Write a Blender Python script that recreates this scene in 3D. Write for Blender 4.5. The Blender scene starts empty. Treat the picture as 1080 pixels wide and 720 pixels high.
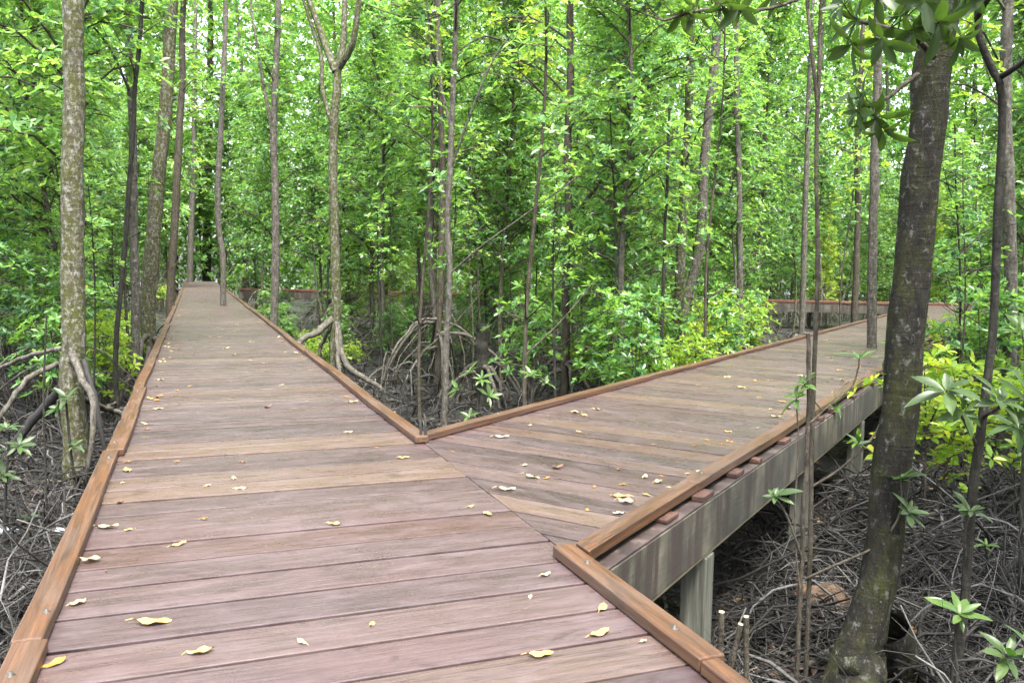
import bpy, bmesh, math, random
import numpy as np
from mathutils import Vector, Matrix

random.seed(7)
rng = np.random.default_rng(7)
sc = bpy.context.scene
COL = sc.collection
PI = math.pi

# ------------------------------------------------------------------ camera geometry
CAM_H = 1.25                       # eye height over the deck (deck top is z = 0)
F = 882.3                          # focal length for a 1080 px wide frame
PITCH, ROLL = 0.0859, -0.0161
A_MAIN, A_SIDE = -0.3645, 0.551    # headings of the two walkways
MUD = -1.15


def ray(x, y):
    x, y = (x - 540) / F, (y - 360) / F
    c, s = math.cos(ROLL), math.sin(ROLL)
    x, y = c * x - s * y, s * x + c * y
    cp, sp = math.cos(PITCH), math.sin(PITCH)
    return (x, -y * sp + cp, -y * cp - sp)


def at(x, y, dist):
    """world point seen at (x, y) of the photograph, dist metres ahead"""
    r = ray(x, y)
    k = dist / r[1]
    return np.array([r[0] * k, dist, CAM_H + r[2] * k])


def on_plane(x, y, z=0.0):
    r = ray(x, y)
    k = (z - CAM_H) / r[2]
    return np.array([r[0] * k, r[1] * k, z])


def px(P):
    X, Y, Z = P[0], P[1], P[2] - CAM_H
    cp, sp = math.cos(PITCH), math.sin(PITCH)
    fw, up = Y * cp - Z * sp, Y * sp + Z * cp
    x, y = X / fw, -up / fw
    c, s = math.cos(-ROLL), math.sin(-ROLL)
    return 540 + F * (c * x - s * y), 360 + F * (s * x + c * y)


DA = np.array([math.sin(A_MAIN), math.cos(A_MAIN)]); NA = np.array([math.cos(A_MAIN), -math.sin(A_MAIN)])
DB = np.array([math.sin(A_SIDE), math.cos(A_SIDE)]); NB = np.array([math.cos(A_SIDE), -math.sin(A_SIDE)])

# ------------------------------------------------------------------ materials


class NT:
    def __init__(self, name):
        self.m = bpy.data.materials.new(name); self.m.use_nodes = True
        self.t = self.m.node_tree; self.t.nodes.clear()

    def n(self, kind, ins=None, **kw):
        nd = self.t.nodes.new('ShaderNode' + kind)
        for k, v in kw.items(): setattr(nd, k, v)
        for k, v in (ins or {}).items(): self.set(nd, k, v)
        return nd

    def set(self, nd, k, v):
        if isinstance(v, bpy.types.NodeSocket): self.t.links.new(v, nd.inputs[k])
        else: nd.inputs[k].default_value = v

    def noise(self, vec, scale, detail=4, rough=.55, dist=0.0):
        return self.n('TexNoise', {'Vector': vec, 'Scale': scale, 'Detail': detail, 'Roughness': rough, 'Distortion': dist}).outputs['Fac']

    def mapped(self, vec, scale, loc=(0, 0, 0)):
        return self.n('Mapping', {'Vector': vec, 'Scale': scale, 'Location': loc}).outputs[0]

    def ramp(self, fac, stops, interp='LINEAR'):
        r = self.n('ValToRGB', {'Fac': fac}); cr = r.color_ramp; cr.interpolation = interp
        while len(cr.elements) < len(stops): cr.elements.new(.5)
        for e, (p, c) in zip(cr.elements, stops):
            e.position = p; e.color = (*c, 1) if len(c) == 3 else c
        return r.outputs[0]

    def mix(self, fac, a, b, mode='MIX'):
        m = self.n('Mix', data_type='RGBA', blend_type=mode)
        for i, v in ((0, fac), (6, a), (7, b)):
            if isinstance(v, bpy.types.NodeSocket): self.t.links.new(v, m.inputs[i])
            else: m.inputs[i].default_value = v if i == 0 or len(v) == 4 else (*v, 1)
        return m.outputs[2]

    def math(self, op, a, b=0.0, c=0.0):
        m = self.n('Math', operation=op)
        for i, v in enumerate((a, b, c)): self.set(m, i, v)
        return m.outputs[0]

    def bump(self, h, strength, dist):
        return self.n('Bump', {'Height': h, 'Strength': strength, 'Distance': dist}).outputs[0]

    def out(self, sh):
        o = self.n('OutputMaterial'); self.t.links.new(sh, o.inputs['Surface']); return self.m

    def principled(self, **kw):
        p = self.n('BsdfPrincipled')
        for k, v in kw.items(): self.set(p, k, v)
        return p.outputs[0]


def coords(t): return t.n('TexCoord').outputs['Object']


def island(t): return t.n('NewGeometry').outputs['Random Per Island']


def g3(v): return (v, v, v)


def mat_deck():
    t = NT('deck_hardwood'); oc = coords(t); r = island(t)
    off = t.n('CombineXYZ', {'X': t.math('MULTIPLY', r, 37.0), 'Y': t.math('MULTIPLY', r, 91.0), 'Z': 0.0}).outputs[0]
    v = t.n('VectorMath', {0: oc, 1: off}, operation='ADD').outputs[0]
    base = t.ramp(r, [(0, (.086, .062, .057)), (.2, (.130, .100, .092)), (.38, (.072, .055, .053)), (.55, (.136, .104, .090)),
                      (.7, (.088, .071, .070)), (.88, (.172, .130, .090)), (1, (.098, .064, .055))])
    grain = t.noise(t.mapped(v, (1.6, 42, 6)), 1.0, 6, .62, .6)
    base = t.mix(.38, base, t.ramp(grain, [(.36, g3(.35)), (.5, g3(1.0)), (.63, g3(1.45))]), 'MULTIPLY')
    fine = t.noise(t.mapped(v, (5, 190, 9)), 1.0, 5, .7, .3)
    base = t.mix(.5, base, t.ramp(fine, [(.38, g3(.45)), (.5, g3(1.0)), (.62, g3(1.4))]), 'MULTIPLY')
    crack = t.noise(t.mapped(v, (1.1, 75, 4), (2, 4, 0)), 1.0, 4, .6, .2)
    base = t.mix(t.ramp(crack, [(.335, g3(.8)), (.375, g3(0))]), base, (.025, .016, .014))
    blot = t.noise(t.mapped(v, (2.6, 9, 2)), 1.3, 7, .7, .4)
    base = t.mix(t.ramp(blot, [(.48, g3(0)), (.64, g3(.38))]), base, (.185, .155, .148))
    red = t.noise(t.mapped(v, (.9, 2.0, 1), (5, 3, 1)), 1.1, 3, .5)
    base = t.mix(t.ramp(red, [(.5, g3(0)), (.75, g3(.4))]), base, (.115, .066, .056))
    stain = t.noise(t.mapped(v, (2.6, 4.5, 1), (1, 9, 2)), 1.7, 6, .68, 1.0)
    base = t.mix(t.ramp(stain, [(.57, g3(0)), (.70, g3(.6))]), base, (.05, .035, .031))
    spot = t.n('TexVoronoi', {'Vector': t.mapped(v, (1.2, 2.4, 1)), 'Scale': 2.3}).outputs['Distance']
    base = t.mix(t.ramp(spot, [(.02, g3(.6)), (.06, g3(0))]), base, (.05, .046, .05))
    base = t.mix(1.0, base, (.50, .445, .475, 1), 'MULTIPLY')
    rough = t.ramp(blot, [(.38, g3(.24)), (.62, g3(.44))])
    b = t.bump(t.math('ADD', grain, t.math('MULTIPLY', fine, .5)), .4, .006)
    return t.out(t.principled(**{'Base Color': base, 'Roughness': rough, 'Normal': b, 'Specular IOR Level': .45}))


def mat_kerb(name, tint=(.43, .315, .235)):
    t = NT(name); oc = coords(t); r = island(t)
    v = t.n('VectorMath', {0: oc, 1: t.n('CombineXYZ', {'X': t.math('MULTIPLY', r, 17.0), 'Y': t.math('MULTIPLY', r, 53.0), 'Z': 0.0}).outputs[0]}, operation='ADD').outputs[0]
    base = t.ramp(r, [(0, (.118, .066, .034)), (.35, (.138, .084, .047)), (.7, (.098, .052, .027)), (1, (.13, .075, .038))])
    grain = t.noise(t.mapped(v, (34, 1.3, 34)), 1.0, 6, .6, .7)
    base = t.mix(.8, base, t.ramp(grain, [(.36, g3(.35)), (.5, g3(1.0)), (.64, g3(1.5))]), 'MULTIPLY')
    fine = t.noise(t.mapped(v, (150, 4, 150)), 1.0, 5, .7, .3)
    base = t.mix(.6, base, t.ramp(fine, [(.38, g3(.4)), (.5, g3(1.0)), (.62, g3(1.4))]), 'MULTIPLY')
    knot = t.n('TexVoronoi', {'Vector': t.mapped(v, (3, .9, 3)), 'Scale': 2.0}).outputs['Distance']
    base = t.mix(t.ramp(knot, [(.04, g3(.8)), (.10, g3(0))]), base, (.02, .014, .013))
    grey = t.noise(t.mapped(v, (7, 1.1, 7)), 1.2, 5, .6, .3)
    base = t.mix(t.ramp(grey, [(.45, g3(0)), (.68, g3(.75))]), base, (.145, .118, .095))
    dark = t.noise(t.mapped(v, (5, 1.7, 5), (3, 1, 2)), 1.4, 5, .65, .6)
    base = t.mix(t.ramp(dark, [(.56, g3(0)), (.72, g3(.8))]), base, (.032, .025, .023))
    base = t.mix(1.0, base, (*tint, 1), 'MULTIPLY')
    return t.out(t.principled(**{'Base Color': base, 'Roughness': t.ramp(grey, [(.4, g3(.38)), (.65, g3(.6))]), 'Normal': t.bump(t.math('ADD', grain, t.math('MULTIPLY', fine, .6)), .5, .006)}))


def mat_beam():
    t = NT('treated_beam'); oc = coords(t)
    base = t.ramp(t.noise(oc, 3.1, 5, .6), [(.38, (.022, .020, .014)), (.52, (.048, .044, .031)), (.66, (.088, .079, .056))])
    streak = t.noise(t.mapped(oc, (6, 6, .5)), 1.0, 7, .68, .5)
    base = t.mix(t.ramp(streak, [(.45, g3(0)), (.55, g3(.95))]), base, (.016, .0095, .006))
    fine = t.noise(t.mapped(oc, (3, 3, 60)), 1.0, 3, .6, 1.2)
    base = t.mix(.35, base, t.ramp(fine, [(.35, g3(.6)), (.65, g3(1.25))]), 'MULTIPLY')
    return t.out(t.principled(**{'Base Color': base, 'Roughness': .75, 'Normal': t.bump(fine, .3, .006)}))


def mat_simple(name, stops, scale=5, rough=.7, bump=.3, dist=.01, stretch=(1, 1, 1), spec=.4):
    t = NT(name); oc = coords(t)
    n = t.noise(t.mapped(oc, stretch), scale, 6, .62, .4)
    return t.out(t.principled(**{'Base Color': t.ramp(n, stops), 'Roughness': rough, 'Normal': t.bump(n, bump, dist), 'Specular IOR Level': spec}))


def mat_bark(name, dark, mid, lichen=.35, moss=.4, mosscol=(.10, .12, .02), lichencol=(.40, .42, .36)):
    t = NT(name); oc = coords(t)
    rnd = t.n('ObjectInfo').outputs['Random']
    v = t.n('VectorMath', {0: oc, 1: t.n('CombineXYZ', {'X': t.math('MULTIPLY', rnd, 31.0), 'Y': 0.0, 'Z': t.math('MULTIPLY', rnd, 57.0)}).outputs[0]}, operation='ADD').outputs[0]
    n1 = t.noise(t.mapped(v, (20, 20, 7)), 1.0, 8, .72, .6)
    base = t.ramp(n1, [(.38, dark), (.6, mid), (.7, tuple(1.5 * q for q in mid))])
    n2 = t.noise(t.mapped(v, (7, 7, 2.6), (3, 7, 1)), 1.2, 8, .76, .3)
    base = t.mix(t.ramp(n2, [(.62 - moss * .35, g3(0)), (.78 - moss * .35, g3(.9))]), base, mosscol)
    n3 = t.noise(t.mapped(v, (24, 24, 17), (1, 2, 8)), 1.0, 7, .75, .3)
    base = t.mix(t.ramp(n3, [(.70 - lichen * .3, g3(0)), (.86 - lichen * .3, g3(.9))]), base, lichencol)
    ring = t.noise(t.mapped(v, (5, 5, 34)), 1.0, 5, .6, .6)
    h = t.math('ADD', t.math('ADD', n1, t.math('MULTIPLY', n3, .5)), t.math('MULTIPLY', ring, .45))
    base = t.mix(.55, base, t.ramp(ring, [(.32, g3(.45)), (.55, g3(1.0)), (.7, g3(1.25))]), 'MULTIPLY')
    return t.out(t.principled(**{'Base Color': base, 'Roughness': .85, 'Normal': t.bump(h, .9, .022), 'Specular IOR Level': .2}))


def mat_leaf(name, stops, trans, tcol, rough=.3, under=1.0):
    t = NT(name); r = island(t); rnd = t.n('ObjectInfo').outputs['Random']
    fac = t.math('ADD', t.math('MULTIPLY', r, .72), t.math('MULTIPLY', rnd, .28))
    base = t.ramp(fac, stops)
    back = t.n('NewGeometry').outputs['Backfacing']
    base = t.mix(t.math('MULTIPLY', back, .45), base, tuple(q * under for q in (.16, .24, .055)))
    hs = t.mix(1.0, base, (*tcol, 1), 'MULTIPLY')
    p = t.principled(**{'Base Color': base, 'Roughness': rough, 'Specular IOR Level': .5})
    tr = t.n('BsdfTranslucent', {'Color': hs}).outputs[0]
    m = t.n('MixShader', {0: trans}); t.t.links.new(p, m.inputs[1]); t.t.links.new(tr, m.inputs[2])
    return t.out(m.outputs[0])


M = {}
M['deck'] = mat_deck()
M['kerb'] = mat_kerb('kerb_timber')
M['kerb_far'] = mat_kerb('kerb_timber_red', (.55, .31, .23))
M['beam'] = mat_beam()
M['pile'] = mat_simple('pile_timber', [(.36, (.034, .035, .027)), (.52, (.066, .068, .053)), (.66, (.12, .118, .094))], 2, .8, .3, .01, (14, 14, .8))
M['batten'] = mat_simple('batten_wood', [(.3, (.12, .098, .058)), (.6, (.22, .19, .12))], 6, .7)
M['block'] = mat_simple('offcut_red', [(.35, (.02, .009, .006)), (.55, (.055, .025, .017)), (.7, (.11, .06, .04))], 9, .6)
M['ledge'] = mat_simple('ledge_board', [(.38, (.012, .008, .007)), (.55, (.032, .021, .018)), (.7, (.075, .058, .05))], 7, .6)
M['metal'] = mat_simple('bolt_metal', [(.3, (.02, .018, .014)), (.7, (.06, .053, .043))], 60, .55)
def mat_mud():
    t = NT('mud'); oc = coords(t); n = t.noise(oc, 1.6, 7, .65); f = t.noise(oc, 17, 7, .7)
    base = t.mix(.8, t.ramp(n, [(.35, (.008, .0075, .007)), (.55, (.018, .016, .014)), (.75, (.038, .034, .030))]), t.ramp(f, [(.35, g3(.4)), (.55, g3(1.0)), (.7, g3(1.8))]), 'MULTIPLY')
    wet = t.noise(oc, .8, 5, .6)
    return t.out(t.principled(**{'Base Color': base, 'Roughness': t.ramp(wet, [(.42, g3(.12)), (.58, g3(.75))]), 'Normal': t.bump(t.math('ADD', n, t.math('MULTIPLY', f, .35)), .7, .06)}))


M['mud'] = mat_mud()
M['root'] = mat_bark('root_bark', (.034, .030, .024), (.098, .09, .074), .4, .2, (.055,.06,.02), (.2,.195,.175))
def mat_stick():
    t = NT('dead_stick'); oc = coords(t); r = island(t)
    base = t.ramp(r, [(0, (.006, .0055, .005)), (.4, (.015, .0138, .012)), (.62, (.024, .0225, .021)), (.84, (.055, .053, .049)), (1, (.12, .116, .108))])
    n = t.noise(oc, 26, 6, .7)
    base = t.mix(.8, base, t.ramp(n, [(.3, g3(.35)), (.55, g3(1.0)), (.75, g3(1.4))]), 'MULTIPLY')
    wet = t.noise(oc, 1.3, 4, .6); base = t.mix(t.ramp(wet, [(.45, g3(0)), (.65, g3(.6))]), base, (.016, .014, .011))
    return t.out(t.principled(**{'Base Color': base, 'Roughness': .8, 'Normal': t.bump(n, .6, .01), 'Specular IOR Level': .25}))


M['stick'] = mat_stick()
M['bark_pale'] = mat_bark('bark_pale', (.030, .027, .021), (.092, .083, .068), .6, .2, (.035, .04, .012), (.19, .185, .165))
M['bark_mossy'] = mat_bark('bark_mossy', (.022, .019, .013), (.075, .066, .048), .7, .66, (.042, .046, .008), (.19, .19, .17))
M['bark_dark'] = mat_bark('bark_dark', (.003, .0028, .002), (.015, .013, .0095), .48, .48, (.020, .022, .004), (.13, .135, .12))
M['bark_brown'] = mat_bark('bark_brown', (.022, .018, .013), (.066, .056, .042), .35, .3, (.03, .032, .009), (.15, .145, .13))
M['bark_black'] = mat_bark('bark_black', (.008, .0078, .006), (.03, .028, .022), .3, .0, (.03, .03, .01), (.10, .10, .09))
M['twig'] = mat_bark('twig_bark', (.03, .025, .018), (.085, .072, .055), .3, .0, (.04, .045, .015), (.16, .16, .14))
GREEN = [(.05, (.010, .035, .010)), (.3, (.032, .105, .024)), (.52, (.078, .19, .046)), (.72, (.13, .26, .07)), (.9, (.21, .33, .10)), (1, (.36, .36, .05))]
YELL = [(0, (.025, .07, .012)), (.3, (.11, .21, .02)), (.6, (.17, .28, .025)), (.85, (.25, .33, .03)), (1, (.40, .33, .03))]
DARK = [(.05, (.007, .026, .008)), (.4, (.026, .085, .022)), (.7, (.065, .16, .036)), (1, (.15, .27, .065))]
M['leaf'] = mat_leaf('leaf_green', GREEN, .5, (2.1, 2.2, 1.2))
M['leaf_y'] = mat_leaf('leaf_yellow_green', YELL, .52, (2.2, 2.0, 1.1))
M['leaf_d'] = mat_leaf('leaf_deep_green', DARK, .48, (2.0, 2.2, 1.3), .28)
M['leaf_fg'] = mat_leaf('leaf_glossy', [(0, (.008, .028, .008)), (.45, (.016, .048, .011)), (.8, (.028, .07, .014)), (1, (.055, .10, .016))], .33, (1.9, 2.0, .9), .46, .3)
M['leaf_young'] = mat_leaf('leaf_young', [(0, (.028, .085, .016)), (.6, (.05, .12, .02)), (1, (.09, .15, .024))], .4, (1.6, 1.6, .9), .38, .5)
FALL = {}
for nm, c in dict(yellow=((.29, .165, .04), (.36, .25, .09)), tan=((.25, .16, .07), (.35, .26, .14)), cream=((.30, .22, .10), (.38, .30, .16)), orange=((.24, .09, .012), (.33, .15, .02)), brown=((.07, .03, .015), (.14, .07, .036))).items():
    FALL[nm] = mat_simple('fallen_leaf_' + nm, [(.35, c[0]), (.62, c[1])], 14, .6, .3, .004)

# ------------------------------------------------------------------ mesh building


class MB:
    def __init__(self): self.v = []; self.f = []; self.mi = []; self.sm = []; self.n = 0

    def add(self, v, f, mi=0, smooth=True):
        v = np.asarray(v, float).reshape(-1, 3); f = np.asarray(f, int).reshape(-1, 4)
        self.v.append(v); self.f.append(f + self.n); self.n += len(v)
        self.mi.append(np.full(len(f), mi)); self.sm.append(np.full(len(f), smooth))
        return self

    def build(self, name, mats, parent=None, origin=None):
        v = np.concatenate(self.v) if self.v else np.zeros((0, 3)); f = np.concatenate(self.f) if self.f else np.zeros((0, 4), int)
        if origin is not None: v = v - np.asarray(origin)
        me = bpy.data.meshes.new(name)
        me.vertices.add(len(v)); me.vertices.foreach_set('co', v.astype(np.float32).ravel())
        me.loops.add(f.size); me.loops.foreach_set('vertex_index', f.astype(np.int32).ravel())
        me.polygons.add(len(f)); me.polygons.foreach_set('loop_start', np.arange(0, f.size, 4, dtype=np.int32))
        me.polygons.foreach_set('material_index', np.concatenate(self.mi).astype(np.int32))
        me.polygons.foreach_set('use_smooth', np.concatenate(self.sm))
        me.update(calc_edges=True)
        for m in mats: me.materials.append(m)
        o = bpy.data.objects.new(name, me); COL.objects.link(o)
        if parent is not None: o.parent = parent
        elif origin is not None: o.location = origin
        return o


def nrm(a): return a / np.maximum(np.linalg.norm(a, axis=-1, keepdims=True), 1e-9)


def smooth_path(pts, n):
    """Catmull-Rom through pts"""
    p = np.asarray(pts, float); m = len(p)
    if m == 2: return p[0] + (p[1] - p[0]) * np.linspace(0, 1, n)[:, None]
    q = np.vstack([2 * p[0] - p[1], p, 2 * p[-1] - p[-2]])
    u = np.linspace(0, m - 1 - 1e-6, n); i = u.astype(int); t = (u - i)[:, None]
    a, b, c, d = q[i], q[i + 1], q[i + 2], q[i + 3]
    return .5 * (2 * b + (c - a) * t + (2 * a - 5 * b + 4 * c - d) * t * t + (3 * b - a - 3 * c + d) * t ** 3)


def tube(mb, pts, rad, sides=6, mi=0, cap=False, wob=0.0, flare=None):
    p = np.asarray(pts, float); n = len(p)
    r = np.interp(np.linspace(0, 1, n), np.linspace(0, 1, len(rad)), rad) if len(rad) != n else np.asarray(rad, float)
    t = nrm(np.gradient(p, axis=0))
    ref = np.array([1., 0, 0]) if abs(t[0][0]) < .8 else np.array([0, 1., 0])
    u = nrm(ref - (t @ ref)[:, None] * t); w = np.cross(t, u)
    a = np.arange(sides) / sides * 2 * PI
    rr = np.repeat(r[:, None], sides, 1)
    if wob: rr = rr * (1 + wob * rng.standard_normal((n, sides)))
    v = p[:, None] + (u[:, None] * np.cos(a)[None, :, None] + w[:, None] * np.sin(a)[None, :, None]) * rr[..., None]
    i = np.arange(n - 1)[:, None] * sides; j = np.arange(sides)[None]; k = (j + 1) % sides
    f = np.stack([i + j, i + k, i + sides + k, i + sides + j], -1).reshape(-1, 4)
    if cap:
        for b in (0, (n - 1) * sides):
            f = np.vstack([f, [[b, b + q, b + q + 1, b + q + 2] for q in range(1, sides - 1, 2)]])
    mb.add(v, f, mi)


def rosettes(mb, C, A, k, L, W, mi, lo=.75, hi=1.5, droop=.12):
    """k leaves round every twig tip C with axis A: folded six-point leaves"""
    C = np.repeat(np.asarray(C), k, 0) ; A = np.repeat(nrm(np.asarray(A)), k, 0); n = len(C)
    ref = np.where(np.abs(A[:, 2:3]) < .9, [[0, 0, 1.]], [[1., 0, 0]])
    U = nrm(np.cross(A, ref)); V = np.cross(A, U)
    ph = (np.arange(n) % k) / k * 2 * PI + rng.uniform(-.5, .5, n) + np.repeat(rng.uniform(0, 6.3, n // k), k)
    th = rng.uniform(lo, hi, n)
    d = A * np.cos(th)[:, None] + (U * np.cos(ph)[:, None] + V * np.sin(ph)[:, None]) * np.sin(th)[:, None]
    d[:, 2] -= droop * rng.uniform(0, 1.5, n); d = nrm(d)
    s = nrm(np.cross(d, A) + .35 * rng.standard_normal((n, 3))); s = nrm(s - (s * d).sum(1, keepdims=True) * d)
    nn = np.cross(s, d)
    l = (L * rng.uniform(.65, 1.2, n))[:, None]; w = (W * rng.uniform(.75, 1.2, n))[:, None]
    dz = np.array([[0, 0, -1.]]) * l * .12
    b = C + d * .01
    v = np.stack([b, C + d * l * .34 + s * w * .46 + nn * w * .13, C + d * l * .7 + s * w * .42 + nn * w * .13 + dz * .4, C + d * l + dz,
                  C + d * l * .7 - s * w * .42 + nn * w * .13 + dz * .4, C + d * l * .34 - s * w * .46 + nn * w * .13], 1)
    i = np.arange(n)[:, None] * 6
    f = np.concatenate([i + np.array([0, 1, 2, 3]), i + np.array([0, 3, 4, 5])])
    mb.add(v.reshape(-1, 3), f, mi, False)


PROFILE = [(0, .05), (.06, .10), (.16, .42), (.3, .80), (.46, 1.0), (.62, .97), (.76, .78), (.88, .47), (.96, .16), (1, .02)]


def big_leaf(mb, c, d, up, L, W, bend=.2, mi=0):
    """one detailed leaf: midrib, blade in two halves, arching"""
    d = nrm(np.asarray(d, float)); up = np.asarray(up, float); s = nrm(np.cross(d, up)); n = np.cross(s, d)
    rows = []; tw = random.uniform(-.3, .3)
    for t, w in PROFILE:
        m = c + d * L * t - n * L * bend * t * t
        ss = s * math.cos(tw * t) + n * math.sin(tw * t)
        h = W * .5 * w
        wave = .05 * W * math.sin(t * 9 + tw * 20)
        rows += [m + ss * h + n * (h * .22 + wave), m + ss * h * .5 + n * h * .05, m - n * .0, m - ss * h * .5 + n * h * .05, m - ss * h + n * (h * .22 - wave)]
    f = []
    for i in range(len(PROFILE) - 1):
        for j in range(4): f.append([i * 5 + j, i * 5 + j + 1, i * 5 + 6 + j, i * 5 + 5 + j])
    mb.add(rows, f, mi)


def big_rosette(mb, c, axis, k, L, W, mi=0, spread=(.7, 1.45), bend=.22):
    axis = nrm(np.asarray(axis, float)); ref = np.array([0, 0, 1.]) if abs(axis[2]) < .9 else np.array([1., 0, 0])
    u = nrm(np.cross(axis, ref)); v = np.cross(axis, u); p0 = random.uniform(0, 6.3)
    for i in range(k):
        ph = p0 + i * 2.4 + random.uniform(-.25, .25); th = spread[0] + (spread[1] - spread[0]) * (i / max(k - 1, 1)) + random.uniform(-.15, .15)
        d = axis * math.cos(th) + (u * math.cos(ph) + v * math.sin(ph)) * math.sin(th)
        l = L * random.uniform(.5, 1.2)
        big_leaf(mb, np.asarray(c) + axis * random.uniform(-.012, .012), d, axis + .15 * d, l, W * l / L * random.uniform(.85, 1.15), bend * random.uniform(.2, 2.2), mi)


def empty(name, loc, rz=0.0):
    o = bpy.data.objects.new(name, None); COL.objects.link(o); o.empty_display_size = .2
    o.location = loc; o.rotation_euler = (0, 0, rz); return o


def tag(o, label=None, cat=None, group=None, kind=None):
    for k, v in (('label', label), ('category', cat), ('group', group), ('kind', kind)):
        if v: o[k] = v
    return o


def prisms(name, items, mat, parent, bevel=0.003):
    """items: (polygon in xy, z0, z1) -> one mesh of closed prisms"""
    vs, fs = [], []
    for poly, z0, z1 in items:
        b = len(vs); n = len(poly)
        vs += [(x, y, z0) for x, y in poly] + [(x, y, z1) for x, y in poly]
        fs.append([b + n + i for i in range(n)]); fs.append([b + i for i in reversed(range(n))])
        for i in range(n): j = (i + 1) % n; fs.append([b + i, b + j, b + n + j, b + n + i])
    me = bpy.data.meshes.new(name); me.from_pydata(vs, [], fs); me.update(); me.materials.append(mat)
    o = bpy.data.objects.new(name, me); COL.objects.link(o); o.parent = parent
    if bevel:
        m = o.modifiers.new('edge', 'BEVEL'); m.width = bevel; m.segments = 2; m.limit_method = 'ANGLE'
    return o


def clip(poly, n, c):
    """keep the side where n.p >= c"""
    out = []
    for i in range(len(poly)):
        a, b = poly[i], poly[(i + 1) % len(poly)]
        da, db = n[0] * a[0] + n[1] * a[1] - c, n[0] * b[0] + n[1] * b[1] - c
        if da >= 0: out.append(a)
        if (da >= 0) != (db >= 0):
            t = da / (da - db); out.append((a[0] + (b[0] - a[0]) * t, a[1] + (b[1] - a[1]) * t))
    return out


# ------------------------------------------------------------------ boardwalks
def planks(x0, x1, y0, y1, pitch, clips=(), ragged=(.0, .0)):
    items = []; y = y0
    while y < y1:
        w = pitch * random.uniform(.93, 1.07); gap = random.choice((.007, .012, .016, .020, .025, .031))
        sk = random.uniform(-.004, .004)
        xa = x0 - random.uniform(0, ragged[0]); xb = x1 + (random.uniform(0, ragged[1]) if random.random() < .75 else random.uniform(-.05, 0))
        poly = [(xa, y - sk), (xb, y + sk), (xb, y + w - gap + sk), (xa, y + w - gap - sk)]
        for n, c in clips: poly = clip(poly, n, c)
        if len(poly) >= 3:
            dz = random.uniform(-.003, .0015); items.append((poly, -.04 + dz, dz))
        y += w
    return items


def warped_bar(name, x, y0, y1, w, h, z, mat, parent, slant=None):
    n = max(3, int((y1 - y0) / .35)); ys = np.linspace(y0, y1, n + 1); vs = []; fs = []
    a, b, c = (random.uniform(0, 6.3) for _ in range(3)); am = random.uniform(.002, .0045)
    for i, y in enumerate(ys):
        ox = am * math.sin(y * 1.7 + a) + random.uniform(-.0012, .0012); oz = .0025 * abs(math.sin(y * 1.3 + b)); ww = w + .003 * math.sin(y * 2.3 + c)
        for j, (px_, pz) in enumerate(((0, 0), (1, 0), (1, 1), (0, 1))):
            yy_ = y + random.uniform(-.002, .002) * (i in (0, n))
            if slant and i == 0: yy_ = slant(x + px_ * w)
            vs.append((x + ox + px_ * ww + random.uniform(-.001, .001), yy_, z + oz + pz * h))
    for i in range(n):
        for j in range(4): k = (j + 1) % 4; fs.append([i * 4 + j, (i + 1) * 4 + j, (i + 1) * 4 + k, i * 4 + k])
    fs += [[0, 1, 2, 3], [n * 4 + 3, n * 4 + 2, n * 4 + 1, n * 4]]
    me = bpy.data.meshes.new(name); me.from_pydata(vs, [], fs); me.update(); me.materials.append(mat)
    o = bpy.data.objects.new(name, me); COL.objects.link(o); o.parent = parent
    m = o.modifiers.new('edge', 'BEVEL'); m.width = .006; m.segments = 2; m.limit_method = 'ANGLE'; m.angle_limit = math.radians(50)
    return o


def timber(x, y0, y1, w=.098, h=.047, z=.002, dx=0.0):
    sk = random.uniform(-.003, .003)
    return ([(x + dx + sk, y0), (x + w + dx + sk, y0), (x + w + dx - sk, y1), (x + dx - sk, y1)], z, z + h)


def kerb_run(parent, x, y0, y1, w=.098, h=.047, first=None, mat='kerb', jitter=.010, step=3.1):
    """a kerb made of lapped lengths: every length its own part"""
    y = y0; k = 0
    while y < y1 - .05:
        ln = (first if (first and k == 0) else step * random.uniform(.9, 1.1)); e = min(y + ln, y1)
        if y1 - e < .6: e = y1
        o = warped_bar('kerb', x + (random.choice((-1, 1)) * random.uniform(.4, 1) * jitter if k else 0), y + .003, e - .003, w + (random.uniform(-.008, .012) if k else 0), h, .002, M[mat], parent)
        if y < 26:
            for q in (y + .22, e - .25):
                mb = MB(); c = np.array([x + w * random.uniform(.35, .65), q, h + .002])
                tube(mb, [c - [0, 0, .002], c + [0, 0, .004]], [.014, .014], 8, cap=True)
                tube(mb, [c + [0, 0, .004], c + [0, 0, .013]], [.0075, .007], 6, cap=True)
                mb.build('bolt', [M['metal']], o)
        y = e; k += 1


def pile(parent, x, y, s, top, mat='pile'):
    z0 = MUD - .35
    c = [(x - s / 2, y - s / 2), (x + s / 2, y - s / 2), (x + s / 2, y + s / 2), (x - s / 2, y + s / 2)]
    prisms('pile', [(c, z0, top)], M[mat], parent, .008)


H = CAM_H
PITCHW = .252
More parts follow.
